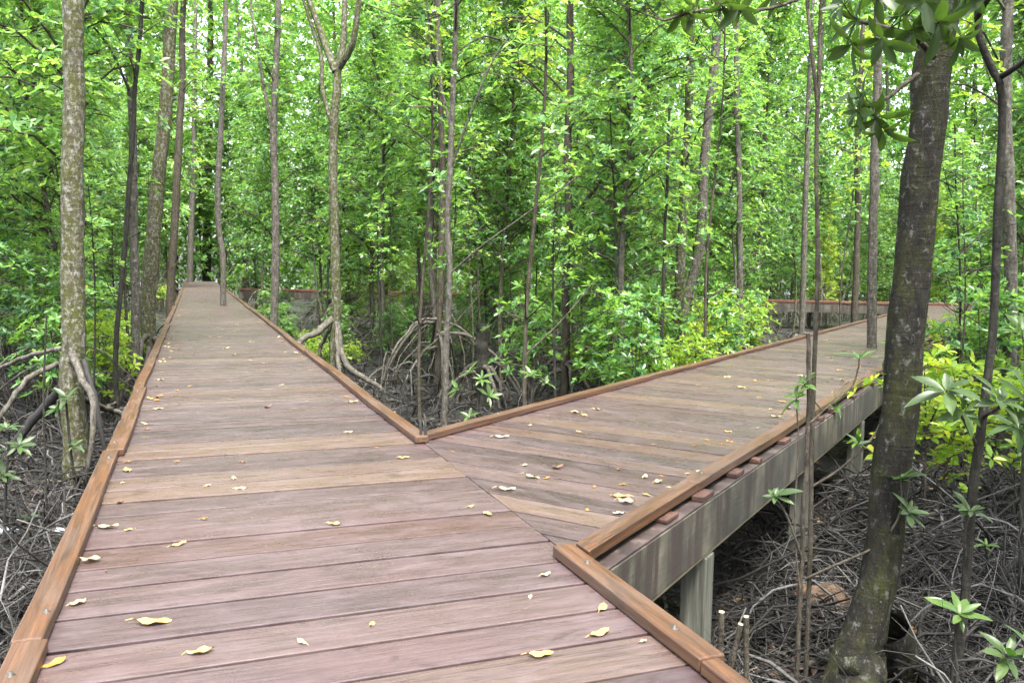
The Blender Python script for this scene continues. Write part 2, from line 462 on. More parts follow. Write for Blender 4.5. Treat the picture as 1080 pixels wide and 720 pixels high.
# main walkway: local y runs along it
mx0, mx1 = -.455, 1.458                     # inner faces of its kerbs
seam = mx1 + .072                           # right edge of its planks
main = tag(empty('boardwalk', (0, 0, 0), -A_MAIN), 'long straight plank boardwalk strewn with yellow leaves, running to the trees far ahead', 'boardwalk')
prisms('deck', planks(mx0 - .075, seam, -1.6, 66, PITCHW, ragged=(.05, 0.0)), M['deck'], main)
kerb_run(main, mx0 - .098, -1.6, 66, first=4.55)
inner_y, outer_y = 4.590 * H, 2.62 * H
kerb_run(main, mx1, inner_y, 52, first=3.3)
warped_bar('kerb', mx1, -1.6, 2.13, .066, .047, .002, M['kerb'], main); kerb_run(main, mx1, 2.136, outer_y, first=3.0, jitter=0.0)
for bx in (mx0 - .03, (mx0 + mx1) / 2, mx1 + .0):
    prisms('beam', [([(bx, -1.6), (bx + .075, -1.6), (bx + .075, 66), (bx, 66)], -.30, -.043)], M['beam'], main, .005)
yy = .6
while yy < 60:
    pile(main, mx0 + .0, yy, .14, -.30); pile(main, mx1 - .01, yy, .14, -.30); yy += 2.6

# branch walkway
bx0, bx1 = -2.915 * H, -1.305 * H           # inner faces of its kerbs
side = tag(empty('boardwalk', (0, 0, 0), -A_SIDE), 'plank boardwalk branching off to the right, its streaked grey beam and posts showing', 'boardwalk')
# clip line (main seam) in the branch frame
dphi = A_SIDE - A_MAIN
nloc = (math.cos(dphi), math.sin(dphi))
prisms('deck', planks(bx0 - .07, bx1 + .02, 1.0, 45.0, PITCHW * .97, [(nloc, seam + .005)], ragged=(.02, .03)), M['deck'], side)


def side_start(x):
    """local y where the branch kerb at local x meets the main walkway's kerb line"""
    return (seam + .03 - nloc[0] * x) / nloc[1]


ys_l = side_start(bx0 - .05) - .062
prev = None
# left kerb, mitred against the main kerb
def mitred(parent, x, y1, w=.098, h=.047):
    f = lambda q: (mx1 + .101 - nloc[0] * q) / nloc[1]
    warped_bar('kerb', x, f(x + w), y1, w, h, .002, M['kerb'], parent, f)


mitred(side, bx0 - .098, 5.6)
kerb_run(side, bx0 - .098, 5.602, 42.2, first=3.4)
mitred(side, bx1, 4.55, h=.055)
kerb_run(side, bx1, 4.552, 46, first=3.0, h=.055, step=3.0)
beams = []
for i, bx in enumerate((bx0 - .03, (bx0 + bx1) / 2, bx1 + .085)):
    w = .075
    poly = clip([(bx, 0), (bx + w, 0), (bx + w, 46), (bx, 46)], nloc, seam + .03)
    prisms('beam', [(poly, -.345, -.046)], M['beam'], side, .005)
    if i == 2:
        b2 = clip([(bx - .03, 0), (bx + w - .012, 0), (bx + w - .012, 16), (bx - .03, 16)], nloc, seam + .04)
        prisms('batten', [(b2, -.372, -.348)], M['batten'], side, .004)
prisms('ledge', [(clip([(bx1 + .055, 0), (bx1 + .154, 0), (bx1 + .152, 46), (bx1 + .055, 46)], nloc, seam + .032), -.045, -.033)], M['ledge'], side, .003)
# red offcut blocks lying on the ledge, under the outer kerb
for y, s_, o_, h_ in ((3.97, .17, .066, .022), (4.47, .19, .085, .03), (5.12, .17, .078, .03), (5.62, .08, .085, .03), (6.35, .2, .075, .03), (7.6, .12, .09, .03), (8.1, .1, .11, .04), (9.2, .14, .09, .03), (10.4, .1, .11, .04), (11.6, .1, .1, .03)):
    x = bx1 + o_; sk = random.uniform(-.012, .012)
    prisms('packing_block', [([(x, y), (x + .07, y + sk), (x + .07, y + s_ + sk), (x, y + s_)], -.031, -.031 + h_)], M['block'], side, .004)
for yy in (4.62, 7.25, 9.9, 12.6, 15.3, 18, 21, 24, 27, 30, 33, 36, 39, 42):
    pile(side, bx1 + .085, yy, .15, -.374 if yy < 16 else -.345); pile(side, bx0 + .0, yy, .14, -.31)

# far cross walkway
p0, p1 = np.array([-13.6, 41.6]), np.array([24.5, 34.2])
th = math.atan2(p1[1] - p0[1], p1[0] - p0[0]); Lc = float(np.linalg.norm(p1 - p0))
cross = tag(empty('boardwalk', (p0[0], p0[1], 0), th - PI / 2), 'distant cross boardwalk with reddish kerb and grey side beam behind the foliage', 'boardwalk')
prisms('deck', planks(-1.9, -.02, 0, Lc, PITCHW), M['deck'], cross, .003)
kerb_run(cross, -.1, 0, Lc, .1, .09, mat='kerb_far'); kerb_run(cross, -1.9, 1.0, Lc, .1, .06, mat='kerb_far')
for bx in (-.09, -1.85): prisms('beam', [([(bx, 0), (bx + .08, 0), (bx + .08, Lc), (bx, Lc)], -.40, -.043)], M['beam'], cross, .004)
yy = 1.2
while yy < Lc: pile(cross, -.04, yy, .17, -.40); pile(cross, -1.8, yy, .17, -.40); yy += 2.9


def side_dist(P):
    """distance outside the walkways (negative = on one)"""
    P = np.asarray(P)[:2]
    a, u = P @ NA, P @ DA
    d1 = max(mx0 - .1 - a, a - (mx1 + .1)) if u < 67 else 99
    b, w = P @ NB, P @ DB
    d2 = max(bx0 - .1 - b, b - (bx1 + .15)) if 2 < w < 46 else 99
    q = P - p0; e = np.array([math.cos(th), math.sin(th)]); n = np.array([-e[1], e[0]])
    c, v = q @ n, q @ e
    d3 = max(-.1 - c, c - 1.95) if 0 < v < Lc else 99
    return min(d1, d2, d3)


# ------------------------------------------------------------------ ground
def ground_z(x, y):
    return MUD + .10 * math.sin(x * .9 + 1.3 * math.sin(y * .5)) * math.sin(y * .7 + .6 * math.sin(x * .8)) + .05 * math.sin(x * 2.7 + y * 1.9) * math.sin(y * 3.1 - x)


g = np.concatenate([-np.geomspace(130, 8, 26), np.linspace(-7.7, 7.7, 78), np.geomspace(8, 130, 26)])
gx, gy = g, g + 12
V = np.array([[x, y, ground_z(x, y)] for y in gy for x in gx]); nx = len(gx)
I = (np.arange(len(gy) - 1)[:, None] * nx + np.arange(nx - 1)[None]).reshape(-1, 1)
mb = MB(); mb.add(V, np.concatenate([I, I + 1, I + nx + 1, I + nx], 1))
tag(mb.build('ground', [M['mud']]), 'dark wet mangrove mud under the walkways', 'ground', None, 'structure')

# tangled roots and dead sticks
mb = MB(); n = 0
while n < 12500:
    q = random.random()
    if q < .42: x, y = random.uniform(740, 1160), random.uniform(380, 850)
    elif q < .72: x, y = random.uniform(250, 860), random.uniform(332, 480)
    else: x, y = random.uniform(-90, 190), random.uniform(345, 760)
    P = on_plane(x, y, MUD)
    if not 2.6 < P[1] < 32: continue
    sd = side_dist(P)
    if sd < -.05 and (P[1] > 9 or random.random() < .6): continue
    if 2.6 < P[1] < 4.9 and abs(P[0] - P[1] * .385) < .34: continue
    gz = ground_z(P[0], P[1]); a = random.uniform(0, 2 * PI); kind = random.random()
    sc_ = min(1.25, .6 + P[1] * .045)
    if kind < .70:      # dead twig, kinked and forked
        L = random.uniform(.2, 1.1) * random.choice((.6, 1, 1, 1.4)); r = random.choice((.0025, .003, .004, .005, .006, .009, .014)) * sc_
        d = np.array([math.cos(a), math.sin(a), random.uniform(-.15, .35)])
        c = np.array([P[0], P[1], gz + random.uniform(.0, .22)]); st = c - d * L * .5 + [0, 0, max(0, d[2]) * L * .4]
        q = [st]; dd_ = d.copy()
        for k in range(5): dd_ = nrm(dd_ + rng.normal(0, .22, 3) * [1, 1, .6]); q.append(q[-1] + dd_ * L / 5)
        q = np.array(q); tube(mb, q, np.linspace(r, r * .4, 6), 4, cap=True)
        for k in range(random.choice((0, 0, 1, 2))):
            j = random.randint(1, 4); e_ = nrm(dd_ + rng.normal(0, .8, 3) * [1, 1, .5]); l = L * random.uniform(.15, .4)
            tube(mb, [q[j], q[j] + e_ * l * .5, q[j] + e_ * l + rng.normal(0, .02, 3)], [r * .65, r * .5, r * .2], 3)
    elif kind < .94:    # arched root with forks at its foot
        s_ = random.uniform(.12, .6); h = s_ * random.uniform(.35, 1.0); r = random.choice((.004, .005, .006, .008, .011, .015)) * sc_
        d = np.array([math.cos(a), math.sin(a), 0]); c = np.array([P[0], P[1], gz - .02]); b = np.array([-d[1], d[0], 0]) * random.uniform(-.2, .2) * s_
        q = smooth_path([c - d * s_, c - d * s_ * .6 + [0, 0, h * .75] + b, c + [0, 0, h], c + d * s_ * .55 + [0, 0, h * .7], c + d * s_ - [0, 0, .03]], 9) + rng.normal(0, .014, (9, 3))
        tube(mb, q, np.linspace(r * 1.2, r * .6, 9), 5)
        e_ = d * .25 * s_ + np.array([-d[1], d[0], 0]) * random.choice((-.4, .4)) * s_
        tube(mb, [q[6], q[6] + e_ * .6 - [0, 0, h * .3], q[6] + e_ - [0, 0, h * .8]], [r * .6, r * .5, r * .35], 4)
    else:               # breathing root
        h = random.uniform(.08, .4); r = random.uniform(.004, .009)
        c = np.array([P[0], P[1], gz - .02]); tube(mb, [c, c + [random.uniform(-.04, .04), random.uniform(-.04, .04), h]], [r, r * .5], 4)
    n += 1
tag(mb.build('root_tangle', [M['stick']]), 'grey tangle of mangrove roots and dead sticks over the mud', 'roots', None, 'stuff')

# dead leaves on the mud
for nm, cs, num in (('leaf_litter', ((.02, .011, .006), (.06, .036, .02), (.12, .078, .044)), 5200),):
    mb = MB(); C = []
    while len(C) < num:
        q = random.random()
        x, y = (random.uniform(740, 1160), random.uniform(400, 850)) if q < .45 else ((random.uniform(250, 860), random.uniform(335, 480)) if q < .7 else (random.uniform(-90, 190), random.uniform(350, 760)))
        P = on_plane(x, y, MUD)
        if 2.6 < P[1] < 28: C.append((P[0], P[1], ground_z(P[0], P[1]) + random.uniform(.01, .12)))
    rosettes(mb, np.array(C), rng.normal(0, .25, (len(C), 3)) + [0, 0, 1], 1, .09, .04, 0, 1.3, 1.75, .05)
    t = NT('dead_leaf_litter'); r = island(t)
    m = t.out(t.principled(**{'Base Color': t.ramp(r, [(0, cs[0]), (.55, cs[1]), (.9, cs[2]), (1, (.2, .14, .05))]), 'Roughness': .6}))
    tag(mb.build(nm, [m]), 'brown dead leaves scattered over the mud and roots', 'leaf litter', None, 'stuff')

# thick surface roots snaking over the mud
mb = MB(); n = 0
while n < 260:
    q = random.random()
    x, y = (random.uniform(740, 1160), random.uniform(400, 800)) if q < .4 else ((random.uniform(250, 860), random.uniform(335, 480)) if q < .7 else (random.uniform(-90, 190), random.uniform(350, 700)))
    P = on_plane(x, y, MUD)
    if not 3 < P[1] < 28 or side_dist(P) < -.05: continue
    a = random.uniform(0, 6.3); pts = [P.copy()]
    for k in range(7): a += random.gauss(0, .35); pts.append(pts[-1] + np.array([math.cos(a), math.sin(a), 0]) * random.uniform(.12, .3))
    pts = np.array([[p[0], p[1], ground_z(p[0], p[1]) + .03 + .10 * max(0, math.sin(k * 1.1 + a))] for k, p in enumerate(pts)])
    r = random.uniform(.010, .03); tube(mb, smooth_path(pts, 18), [r, r * .8, r * .35], 6, wob=.08); n += 1
tag(mb.build('surface_roots', [M['root']]), 'thick grey-brown roots snaking over the mud', 'roots', None, 'stuff')

# ------------------------------------------------------------------ trees


def grow_crown(mb, path, rad, hlo, hhi, nb, reach, ros, L, leafmi=1, k=6, twmi=0, up=(.15, .7), wl=.40, seedang=None):
    """branches from the trunk path between heights hlo and hhi, leaf rosettes at their twigs"""
    z = path[:, 2]
    C, A = [], []
    for b in range(nb):
        t = (b + random.random()) / nb; h = hlo + (hhi - hlo) * t
        i = int(np.clip(np.searchsorted(z, h), 1, len(z) - 1)); f = (h - z[i - 1]) / max(z[i] - z[i - 1], 1e-6); o = path[i - 1] + (path[i] - path[i - 1]) * np.clip(f, 0, 1)
        a = random.uniform(0, 2 * PI); u = random.uniform(*up)
        rch = reach * (1.0 - .5 * t) * random.uniform(.45, 1.15)
        d = np.array([math.cos(a), math.sin(a), u])
        e = o + d * rch + [0, 0, -.10 * rch]
        m = o + d * rch * .5 + [random.uniform(-.08, .08), random.uniform(-.08, .08), .1 * rch]
        pp = smooth_path([o, m, e], 5); r0 = .006 + .011 * rch
        tube(mb, pp, [r0, r0 * .35], 4, twmi)
        for q in range(ros):
            s = random.uniform(.35, 1.0); c0 = pp[min(4, int(s * 4))]
            off = np.array([random.gauss(0, 1), random.gauss(0, 1), random.gauss(.35, .6)]) * .24 * (.5 + rch * .45)
            c = c0 + off; C.append(c); A.append(np.array([off[0], off[1], abs(off[2]) + .25]))
            if q % 2 == 0: tube(mb, [c0, c0 + off * .55 + [0, 0, -.02], c], [.005, .003], 3, twmi)
    if C: rosettes(mb, np.array(C), np.array(A), k, L, L * wl, leafmi)


def prop_roots(parent, base, r, n, spread, top, origin, mat='root', thick=.035, name='prop_root', arc=(0, 2 * PI)):
    for i in range(n):
        a = arc[0] + (arc[1] - arc[0]) * (i + random.uniform(.1, .9)) / n
        s = spread * random.uniform(.55, 1.1); h = top * random.uniform(.55, 1.0)
        d = np.array([math.cos(a), math.sin(a), 0]); p = np.array([-d[1], d[0], 0]) * random.uniform(-.25, .25) * s
        e = base + d * s + p; gz = ground_z(e[0], e[1]) - .06
        b0 = np.array([base[0], base[1], ground_z(base[0], base[1])])
        mb = MB(); rr = thick * random.uniform(.7, 1.2)
        pts = [b0 + [0, 0, h] + d * r * .3, b0 + d * s * .35 + p * .2 + [0, 0, h * .95], b0 + d * s * .75 + p * .6 + [0, 0, h * .5], np.array([e[0], e[1], gz])]
        pp = smooth_path(pts, 12); pp[1:-1] += rng.normal(0, .012, (10, 3))
        tube(mb, pp, [rr * 1.25, rr, rr * .85, rr * .7], 7, wob=.06)
        if s > .5 and random.random() < .6:
            j = 7; d2 = nrm(d + np.array([-d[1], d[0], 0]) * random.choice((-.8, .8))); e2 = pp[j] + d2 * s * .35
            tube(mb, smooth_path([pp[j], pp[j] + d2 * s * .18 + [0, 0, .02], np.array([e2[0], e2[1], ground_z(e2[0], e2[1]) - .05])], 6), [rr * .7, rr * .5], 6)
        mb.build(name, [M[mat]], parent, origin)


SPECIAL = []      # (photo x, distance) of the individually placed trunks


def trunk_tree(label, pix, dist, wpx, bark, name='mangrove_tree', extra=3.5, roots=0, rspread=.9, rtop=.8, rthick=.035, crown=None, leaf='leaf', cat='tree', group=None, sides=12, flare=1.35, guard=True, down=True, limbs=(), arc=(0, 2 * PI), tip=.55):
    """a tree whose trunk passes through given picture points at a given distance"""
    P = [at(x, y, dist) for x, y in pix]                 # top first
    P = P[::-1]
    if down:
        g0 = ground_z(P[0][0], P[0][1]) - .12
        if P[0][2] > g0 + .05: P = [np.array([P[0][0] + .2 * (P[0][0] - P[1][0]) * 0, P[0][1], g0])] + P
    top = P[-1]; dirn = nrm(P[-1] - P[-2])
    if extra:
        P = P + [top + (dirn * .6 + np.array([0, 0, .4])) * extra * .5, top + (dirn * .4 + np.array([0, 0, .6])) * extra]
    base = P[0] + [0, 0, .12]
    r = wpx * dist / F / 2
    root = tag(empty(name, base), label, cat, group)
    pp = smooth_path(P, 34); wv = rng.normal(0, 1, (34, 2)); wv = (wv + np.roll(wv, 1, 0) + np.roll(wv, 2, 0)) / 3 * min(r * .38, .016); wv[0] = 0; wv[-1] = 0; pp[:, :2] += wv
    zr = (pp[:, 2] - pp[0, 2]) / max(pp[-1, 2] - pp[0, 2], .1)
    rad = r * (1.08 - (1 - tip) * zr ** 1.3) * (1 + (flare - 1) * np.exp(-(pp[:, 2] - pp[0, 2]) / .35))
    mb = MB(); tube(mb, pp, rad * (1 + .06 * np.sin(np.arange(34) * 1.7) * rng.uniform(0, 1, 34)), sides, 0, wob=.035)
    for lp, lw in limbs:                                  # forks that are part of the trunk
        q = smooth_path([at(x, y, dist + o) for x, y, o in lp], 12)
        ext = q[-1] + nrm(q[-1] - q[-3]) * 1.2; q = np.vstack([q, ext])
        tube(mb, q, [lw * dist / F / 2, lw * dist / F / 2 * .6], 8, 0, wob=.03)
    mb.build('trunk', [M[bark]], root, base)
    if roots: prop_roots(root, P[0] + [0, 0, .12], r, roots, rspread, rtop, base, thick=rthick, arc=arc)
    if crown:
        mc = MB(); lo, hi, nb, reach, ros, L = crown
        hi = min(hi, pp[-1, 2] - .05)
        grow_crown(mc, pp, rad, lo, hi, nb, reach, ros, L)
        mc.build('crown', [M['twig'], M[leaf]], root, base)
    if guard: SPECIAL.append((pix[-1][0], pix[0][0], dist))
    return root, pp, base


R = trunk_tree
# left of the main walkway
R('stout mossy trunk on bleached prop roots beside the left kerb', [(79, -8), (77, 120), (76, 250), (77, 345), (78, 400)], 8.7, 23, 'bark_mossy', roots=0, crown=(5.0, 8, 12, 1.6, 9, .12), flare=1.25, leaf='leaf_d')
t1 = bpy.context.scene.objects.get('mangrove_tree'); b1 = np.array(t1.location)


def drawn_root(parent, base, pts, w, dist, mat='root', name='prop_root', sides=8):
    """a root through picture points (x, y, depth offset)"""
    q = smooth_path([at(x, y, dist + o) for x, y, o in pts], 16); q[1:-1] += rng.normal(0, .008, (14, 3))
    w0 = np.array(w) * dist / F / 2
    mb = MB(); tube(mb, q, list(w0), sides, wob=.05); mb.build(name, [M[mat]], parent, base)


drawn_root(t1, b1, [(76, 372, -.12), (84, 395, -.3), (97, 418, -.5), (99, 450, -.6), (92, 495, -.6), (82, 535, -.5)], (8, 6.5, 5, 4), 8.7)
drawn_root(t1, b1, [(88, 380, -.1), (97, 405, -.2), (104, 440, -.3), (112, 478, -.3), (118, 500, -.3)], (7, 6, 5, 5), 8.7, 'stick')
drawn_root(t1, b1, [(66, 383, 0), (40, 393, -.2), (14, 418, -.3), (-8, 455, -.4), (-25, 500, -.5)], (6, 6, 5, 4), 8.7)
drawn_root(t1, b1, [(66, 368, 0), (38, 372, .2), (8, 384, .4), (-25, 398, .6), (-60, 430, .8)], (5, 5, 4.5, 4), 8.7)
drawn_root(t1, b1, [(68, 400, .1), (60, 415, .1), (38, 440, .2), (14, 470, .2), (5, 500, .2)], (10, 10, 10, 9), 8.7, 'stick')
drawn_root(t1, b1, [(80, 405, .15), (84, 440, .1), (86, 480, .1), (88, 525, .1)], (15, 14, 13, 15), 8.7, 'stick')
drawn_root(t1, b1, [(86, 420, .1), (104, 428, .5), (122, 434, .8), (140, 440, .9), (150, 470, .9)], (8, 7, 6, 6), 8.7)
R('slim pale trunk standing just right of the mossy trunk', [(136, -8), (139, 120), (141, 240), (144, 372)], 13, 8.5, 'bark_pale', roots=5, rspread=.7, rtop=.7, crown=(4.5, 8, 12, 1.3, 11, .12))
R('leaning pale grey trunk with a flared rooty foot by the left kerb', [(182, -8), (176, 90), (168, 180), (160, 270), (156, 318), (157, 352)], 16, 14.5, 'bark_mossy', roots=9, rspread=1.2, rtop=1.1, rthick=.05, crown=(5.5, 10, 14, 1.7, 11, .12), flare=1.7)
R('thin dark crooked stem in front of the pale trunks at left', [(151, -8), (144, 80), (139, 150), (135, 215), (128, 300), (122, 380), (124, 420)], 11.5, 5, 'bark_black', roots=4, rspread=.5, rtop=.5, rthick=.016, crown=(3.6, 6.6, 8, 1.0, 8, .12), flare=1.1, leaf='leaf_d', limbs=[([(136, 95, 0), (118, 55, .2), (100, 30, .3)], 3)])
R('thin brown trunk between the leaning trunk and the far deck end', [(192, 60), (188, 150), (184, 230), (180, 312)], 24, 8, 'bark_brown', roots=4, crown=(6.0, 12, 12, 1.6, 11, .12))
R('dark brown trunk closing off the far end of the straight boardwalk', [(222, 40), (220, 150), (218, 292)], 72, 8.5, 'bark_brown', crown=(6, 17, 26, 3.2, 12, .24), flare=1.2, guard=False)
R('grey trunk far beyond the left kerb near the deck end', [(206, 40), (204, 160), (200, 293)], 58, 6, 'bark_pale', crown=(6, 15, 22, 3, 12, .22), guard=False)
R('thin wavy sapling growing up through the straight deck', [(238, -8), (237, 60), (232, 150), (230, 220), (235, 270), (236, 323)], 25.6, 6, 'bark_pale', name='sapling', crown=(5.5, 11, 9, 1.0, 8, .12), flare=1.05, down=True, cat='sapling')
# inside the fork
R('grey trunk close to the right kerb with one bent root', [(292, 60), (289, 140), (291, 230), (289, 345)], 19, 8, 'bark_pale', roots=4, rspread=1.0, rtop=.8, crown=(4.5, 9, 12, 1.3, 11, .12), limbs=[([(290, 150, 0), (278, 90, .2), (268, 30, .4)], 4)])
r10, _, b10 = R('forked pale trunk with three raised limbs on arching roots', [(356, 70), (353, 120), (351, 190), (353, 270), (354, 345), (353, 372)], 15, 9.5, 'bark_mossy', extra=0, crown=None, flare=1.1, tip=.8, limbs=[([(356, 75, 0), (362, 45, .1), (364, -10, .2)], 8), ([(357, 72, 0), (372, 45, -.2), (380, -10, -.3)], 8), ([(354, 76, 0), (342, 45, .2), (326, 0, .3), (322, -15, .3)], 8), ([(350, 130, 0), (340, 95, .1), (339, 60, .2), (328, 25, .3), (318, -6, .3)], 5)])
drawn_root(r10, b10, [(351, 335, 0), (335, 350, -.3), (318, 358, -.6), (312, 372, -.8)], (7, 7, 6, 5), 15)
drawn_root(r10, b10, [(356, 340, -.05), (359, 368, -.3), (368, 388, -.5), (390, 402, -.6), (404, 412, -.7)], (6, 7, 6, 4), 15)
drawn_root(r10, b10, [(355, 335, 0), (356, 365, -.4), (357, 385, -.6), (360, 402, -.7)], (4, 4, 5, 4), 15)
drawn_root(r10, b10, [(350, 345, 0), (340, 362, .1), (337, 375, .1), (337, 395, .1)], (4, 4, 4, 3), 15)
R('dark straight trunk of the close pair left of centre', [(461, -8), (465, 80), (467, 200), (465, 300), (462, 362)], 16, 6.5, 'bark_brown', roots=9, rspread=1.6, rtop=1.5, rthick=.03, crown=(3.0, 10, 14, 1.5, 11, .12), leaf='leaf_y')
R('pale lichened slender trunk of the close pair left of centre', [(482, -8), (477, 110), (474, 220), (472, 330), (468, 447)], 11.6, 6.5, 'bark_pale', crown=(4.0, 7.5, 12, 1.3, 11, .12), flare=1.1, leaf='leaf_y', limbs=[([(475, 180, 0), (500, 110, -.2), (522, 60, -.3), (545, 30, -.4)], 2.5), ([(476, 140, 0), (462, 70, .2), (463, 20, .3)], 3), ([(473, 290, 0), (505, 262, -.2), (535, 240, -.4)], 2.5)])
R('dark rotten stump-like trunk low behind the central roots', [(509, 340), (509, 368), (510, 402)], 14, 15, 'bark_black', extra=0, roots=6, rspread=1.0, rtop=.9, flare=1.2, tip=.8, crown=None)
R('brown trunk with a raised right branch near the centre', [(602, -8), (601, 80), (599, 170), (600, 235), (597, 300), (596, 392)], 15, 8.5, 'bark_brown', roots=6, rspread=1.0, rtop=.9, crown=(3.5, 9, 16, 1.6, 11, .12), leaf='leaf_y', limbs=[([(602, 240, 0), (618, 212, -.2), (634, 190, -.3), (640, 172, -.3)], 5)])
R('pale trunk leaning right in the upper middle of the foliage', [(759, -8), (754, 60), (747, 130), (742, 185), (738, 260), (722, 330), (716, 362)], 17, 10.5, 'bark_pale', roots=5, crown=(6.0, 10.5, 14, 1.6, 11, .12))
R('thin pale pole-like trunk right of the leaning pale trunk', [(777, 60), (778, 150), (780, 240), (781, 345)], 20, 6, 'bark_pale', roots=3, crown=(4.6, 9, 10, 1.2, 11, .12))
R('mossy green trunk half hidden behind the shrubs before the branching deck', [(722, 200), (717, 290), (714, 360)], 15.5, 11, 'bark_mossy', roots=4, crown=(2.2, 6, 14, 1.3, 11, .12))
R('very thin dark sapling behind the branch kerb in the middle', [(703, 200), (700, 270), (697, 392)], 12.5, 4, 'bark_black', name='sapling', extra=1.2, crown=(1.2, 3.4, 8, .7, 8, .12), cat='sapling', flare=1.0)
# on and beyond the branching deck
R('pale trunk growing through a hole in the branching deck', [(928, -8), (925, 80), (922, 200), (919, 366)], 14.35, 9.5, 'bark_pale', crown=(5.5, 9, 10, 1.3, 9, .12), flare=1.05)
R('thin brown trunk in front of the distant cross deck at right', [(906, 140), (904, 250), (901, 345)], 27, 6.5, 'bark_brown', roots=4, crown=(3.6, 11, 14, 1.6, 8, .16), leaf='leaf_y')
R('slim grey trunk standing left of the twin saplings before the cross deck', [(852, 130), (849, 230), (846, 352)], 24, 6, 'bark_pale', roots=4, crown=(3.6, 10, 14, 1.6, 11, .12))
R('pale thick trunk at the far right edge behind yellow foliage', [(1062, -8), (1060, 100), (1064, 220), (1066, 330)], 11, 13, 'bark_pale', roots=5, crown=(3.4, 8, 14, 1.5, 11, .12), leaf='leaf_y')

# the big near trunk
TB = 4.35
rt, ppb, bb = R('big dark mossy leaning trunk, widest in the picture, right of the branching deck', [(992, -20), (984, 60), (976, 150), (966, 260), (954, 370), (945, 470), (934, 560), (920, 640), (905, 722)], TB, 35.5, 'bark_dark', extra=3.0, crown=None, flare=1.0, sides=24, tip=.85)
mb = MB()                                                  # buttress foot
q = smooth_path([at(936, 560, TB - .02), at(917, 640, TB - .05), at(895, 700, TB - .10), at(868, 780, TB - .22)], 10)
tube(mb, q, [.072, .088, .10, .10], 18, wob=.03)
mb.build('buttress_root', [M['bark_dark']], rt, bb)
for pts, w in (([(930, 660, .05), (950, 720, .2), (985, 790, .4)], (60, 50, 30)), ([(905, 690, -.05), (900, 760, -.3), (885, 850, -.6)], (60, 50, 40))):
    drawn_root(rt, bb, pts, w, TB, 'bark_dark', 'buttress_root', 12)


def leafy_branch(parent, base, pts, w, dist, tips, mat='leaf_fg', twig='twig', L=.145, W=.043, name='branch', k=(7, 10)):
    """a woody branch part with its leaves as a sub-part; tips are (x, y, depth offset, axis)"""
    q = smooth_path([at(x, y, dist + o) for x, y, o in pts], 12)
    mb = MB(); tube(mb, q, [w[0] * dist / F / 2, w[1] * dist / F / 2], 7, wob=.04)
    b = mb.build(name, [M[twig]], parent, base)
    ml = MB()
    for x, y, o, ax, s in tips:
        c = at(x, y, dist + o)
        near = q[np.argmin(np.linalg.norm(q - c, axis=1))]
        if np.linalg.norm(near - c) > .02: tube(ml, smooth_path([near, (near + c) / 2 + [0, 0, -.01], c], 5), [.004, .003], 5, 1)
        big_rosette(ml, c, ax, random.randint(*k), L * s, W * s)
    if tips: ml.build('leaves', [M[mat], M[twig]], b, base)
    return b




leafy_branch(rt, bb, [(985, 60, -.1), (965, 40, -.25), (935, 30, -.35), (905, 22, -.4)], (7, 4), TB, [(905, 22, -.4, (-.7, 0, .1), 1.0), (990, 25, -.45, (0, -.5, -.6), 1.15), (950, 18, -.35, (-.2, -.3, .3), 1.0), (1000, 20, -.4, (.3, -.5, .1), 1.1), (962, 34, -.4, (-.4, -.4, -.5), 1.0), (925, -8, -.35, (-.3, -.2, -.4), 1.0), (1020, -8, -.4, (.2, -.3, -.4), 1.0), (975, 0, -.5, (-.1, -.6, -.3), 1.1), (930, 40, -.42, (-.4, -.4, -.6), 1.1), (900, 45, -.4, (-.6, -.1, -.6), 1.0), (1012, 40, -.45, (.3, -.4, -.6), 1.0), (890, 5, -.4, (-.6, -.1, .2), 1.0), (960, -5, -.4, (0, -.5, -.3), 1.1)])
leafy_branch(rt, bb, [(968, 78, -.15), (950, 92, -.2), (935, 104, -.25), (920, 110, -.28)], (5, 3), TB, [(918, 112, -.28, (-.6, -.2, -.3), 1.0), (925, 122, -.3, (-.1, -.5, -.7), .95), (912, 100, -.25, (-.6, 0, .5), .9), (930, 135, -.3, (0, -.3, -.9), 1.0), (905, 118, -.3, (-.7, -.2, -.2), .9)])

# twin thin stems with the overhanging top branch
rs, pps, bs = R('taller of two thin ringed stems left of the big dark trunk', [(868, -20), (864, 60), (861, 180), (862, 300), (857, 430), (855, 560), (850, 722)], 4.5, 5, 'bark_brown', name='sapling', extra=1.0, crown=None, flare=1.0, cat='sapling', guard=False)
leafy_branch(rs, bs, [(868, -14, 0), (830, 4, -.1), (790, 12, -.15), (745, 10, -.2), (700, 22, -.25)], (4, 2.5), 4.5, [(735, 6, -.2, (-.5, -.2, -.2), 1.0), (780, 8, -.18, (-.2, -.4, -.4), 1.0), (700, 4, -.2, (-.5, 0, .1), .9), (655, -12, -.2, (-.4, 0, -.4), .95), (815, -6, -.1, (.1, -.4, -.3), .95), (720, 10, -.2, (0, -.2, -.9), 1.0), (760, 4, -.2, (.2, -.3, -.6), 1.0), (680, 2, -.2, (-.2, 0, -.8), .9), (625, -10, -.2, (-.4, 0, -.5), .9)], 'leaf_fg')
leafy_branch(rs, bs, [(851, -20, 0), (852, 10, 0), (858, 70, -.01), (863, 120, 0)], (3.5, 4), 4.5, [], 'leaf_fg')
rs2, _, bs2 = R('shorter thin stem cut off bare beside the taller one', [(852, 352), (853, 420), (849, 520), (843, 640), (838, 740)], 4.35, 5, 'bark_brown', name='sapling', extra=0, crown=None, flare=1.0, cat='sapling', guard=False, tip=.8)
for (par, base, d) in ((rs, bs, 4.5), (rs2, bs2, 4.35)):   # stubs of twigs at the rings
    pass
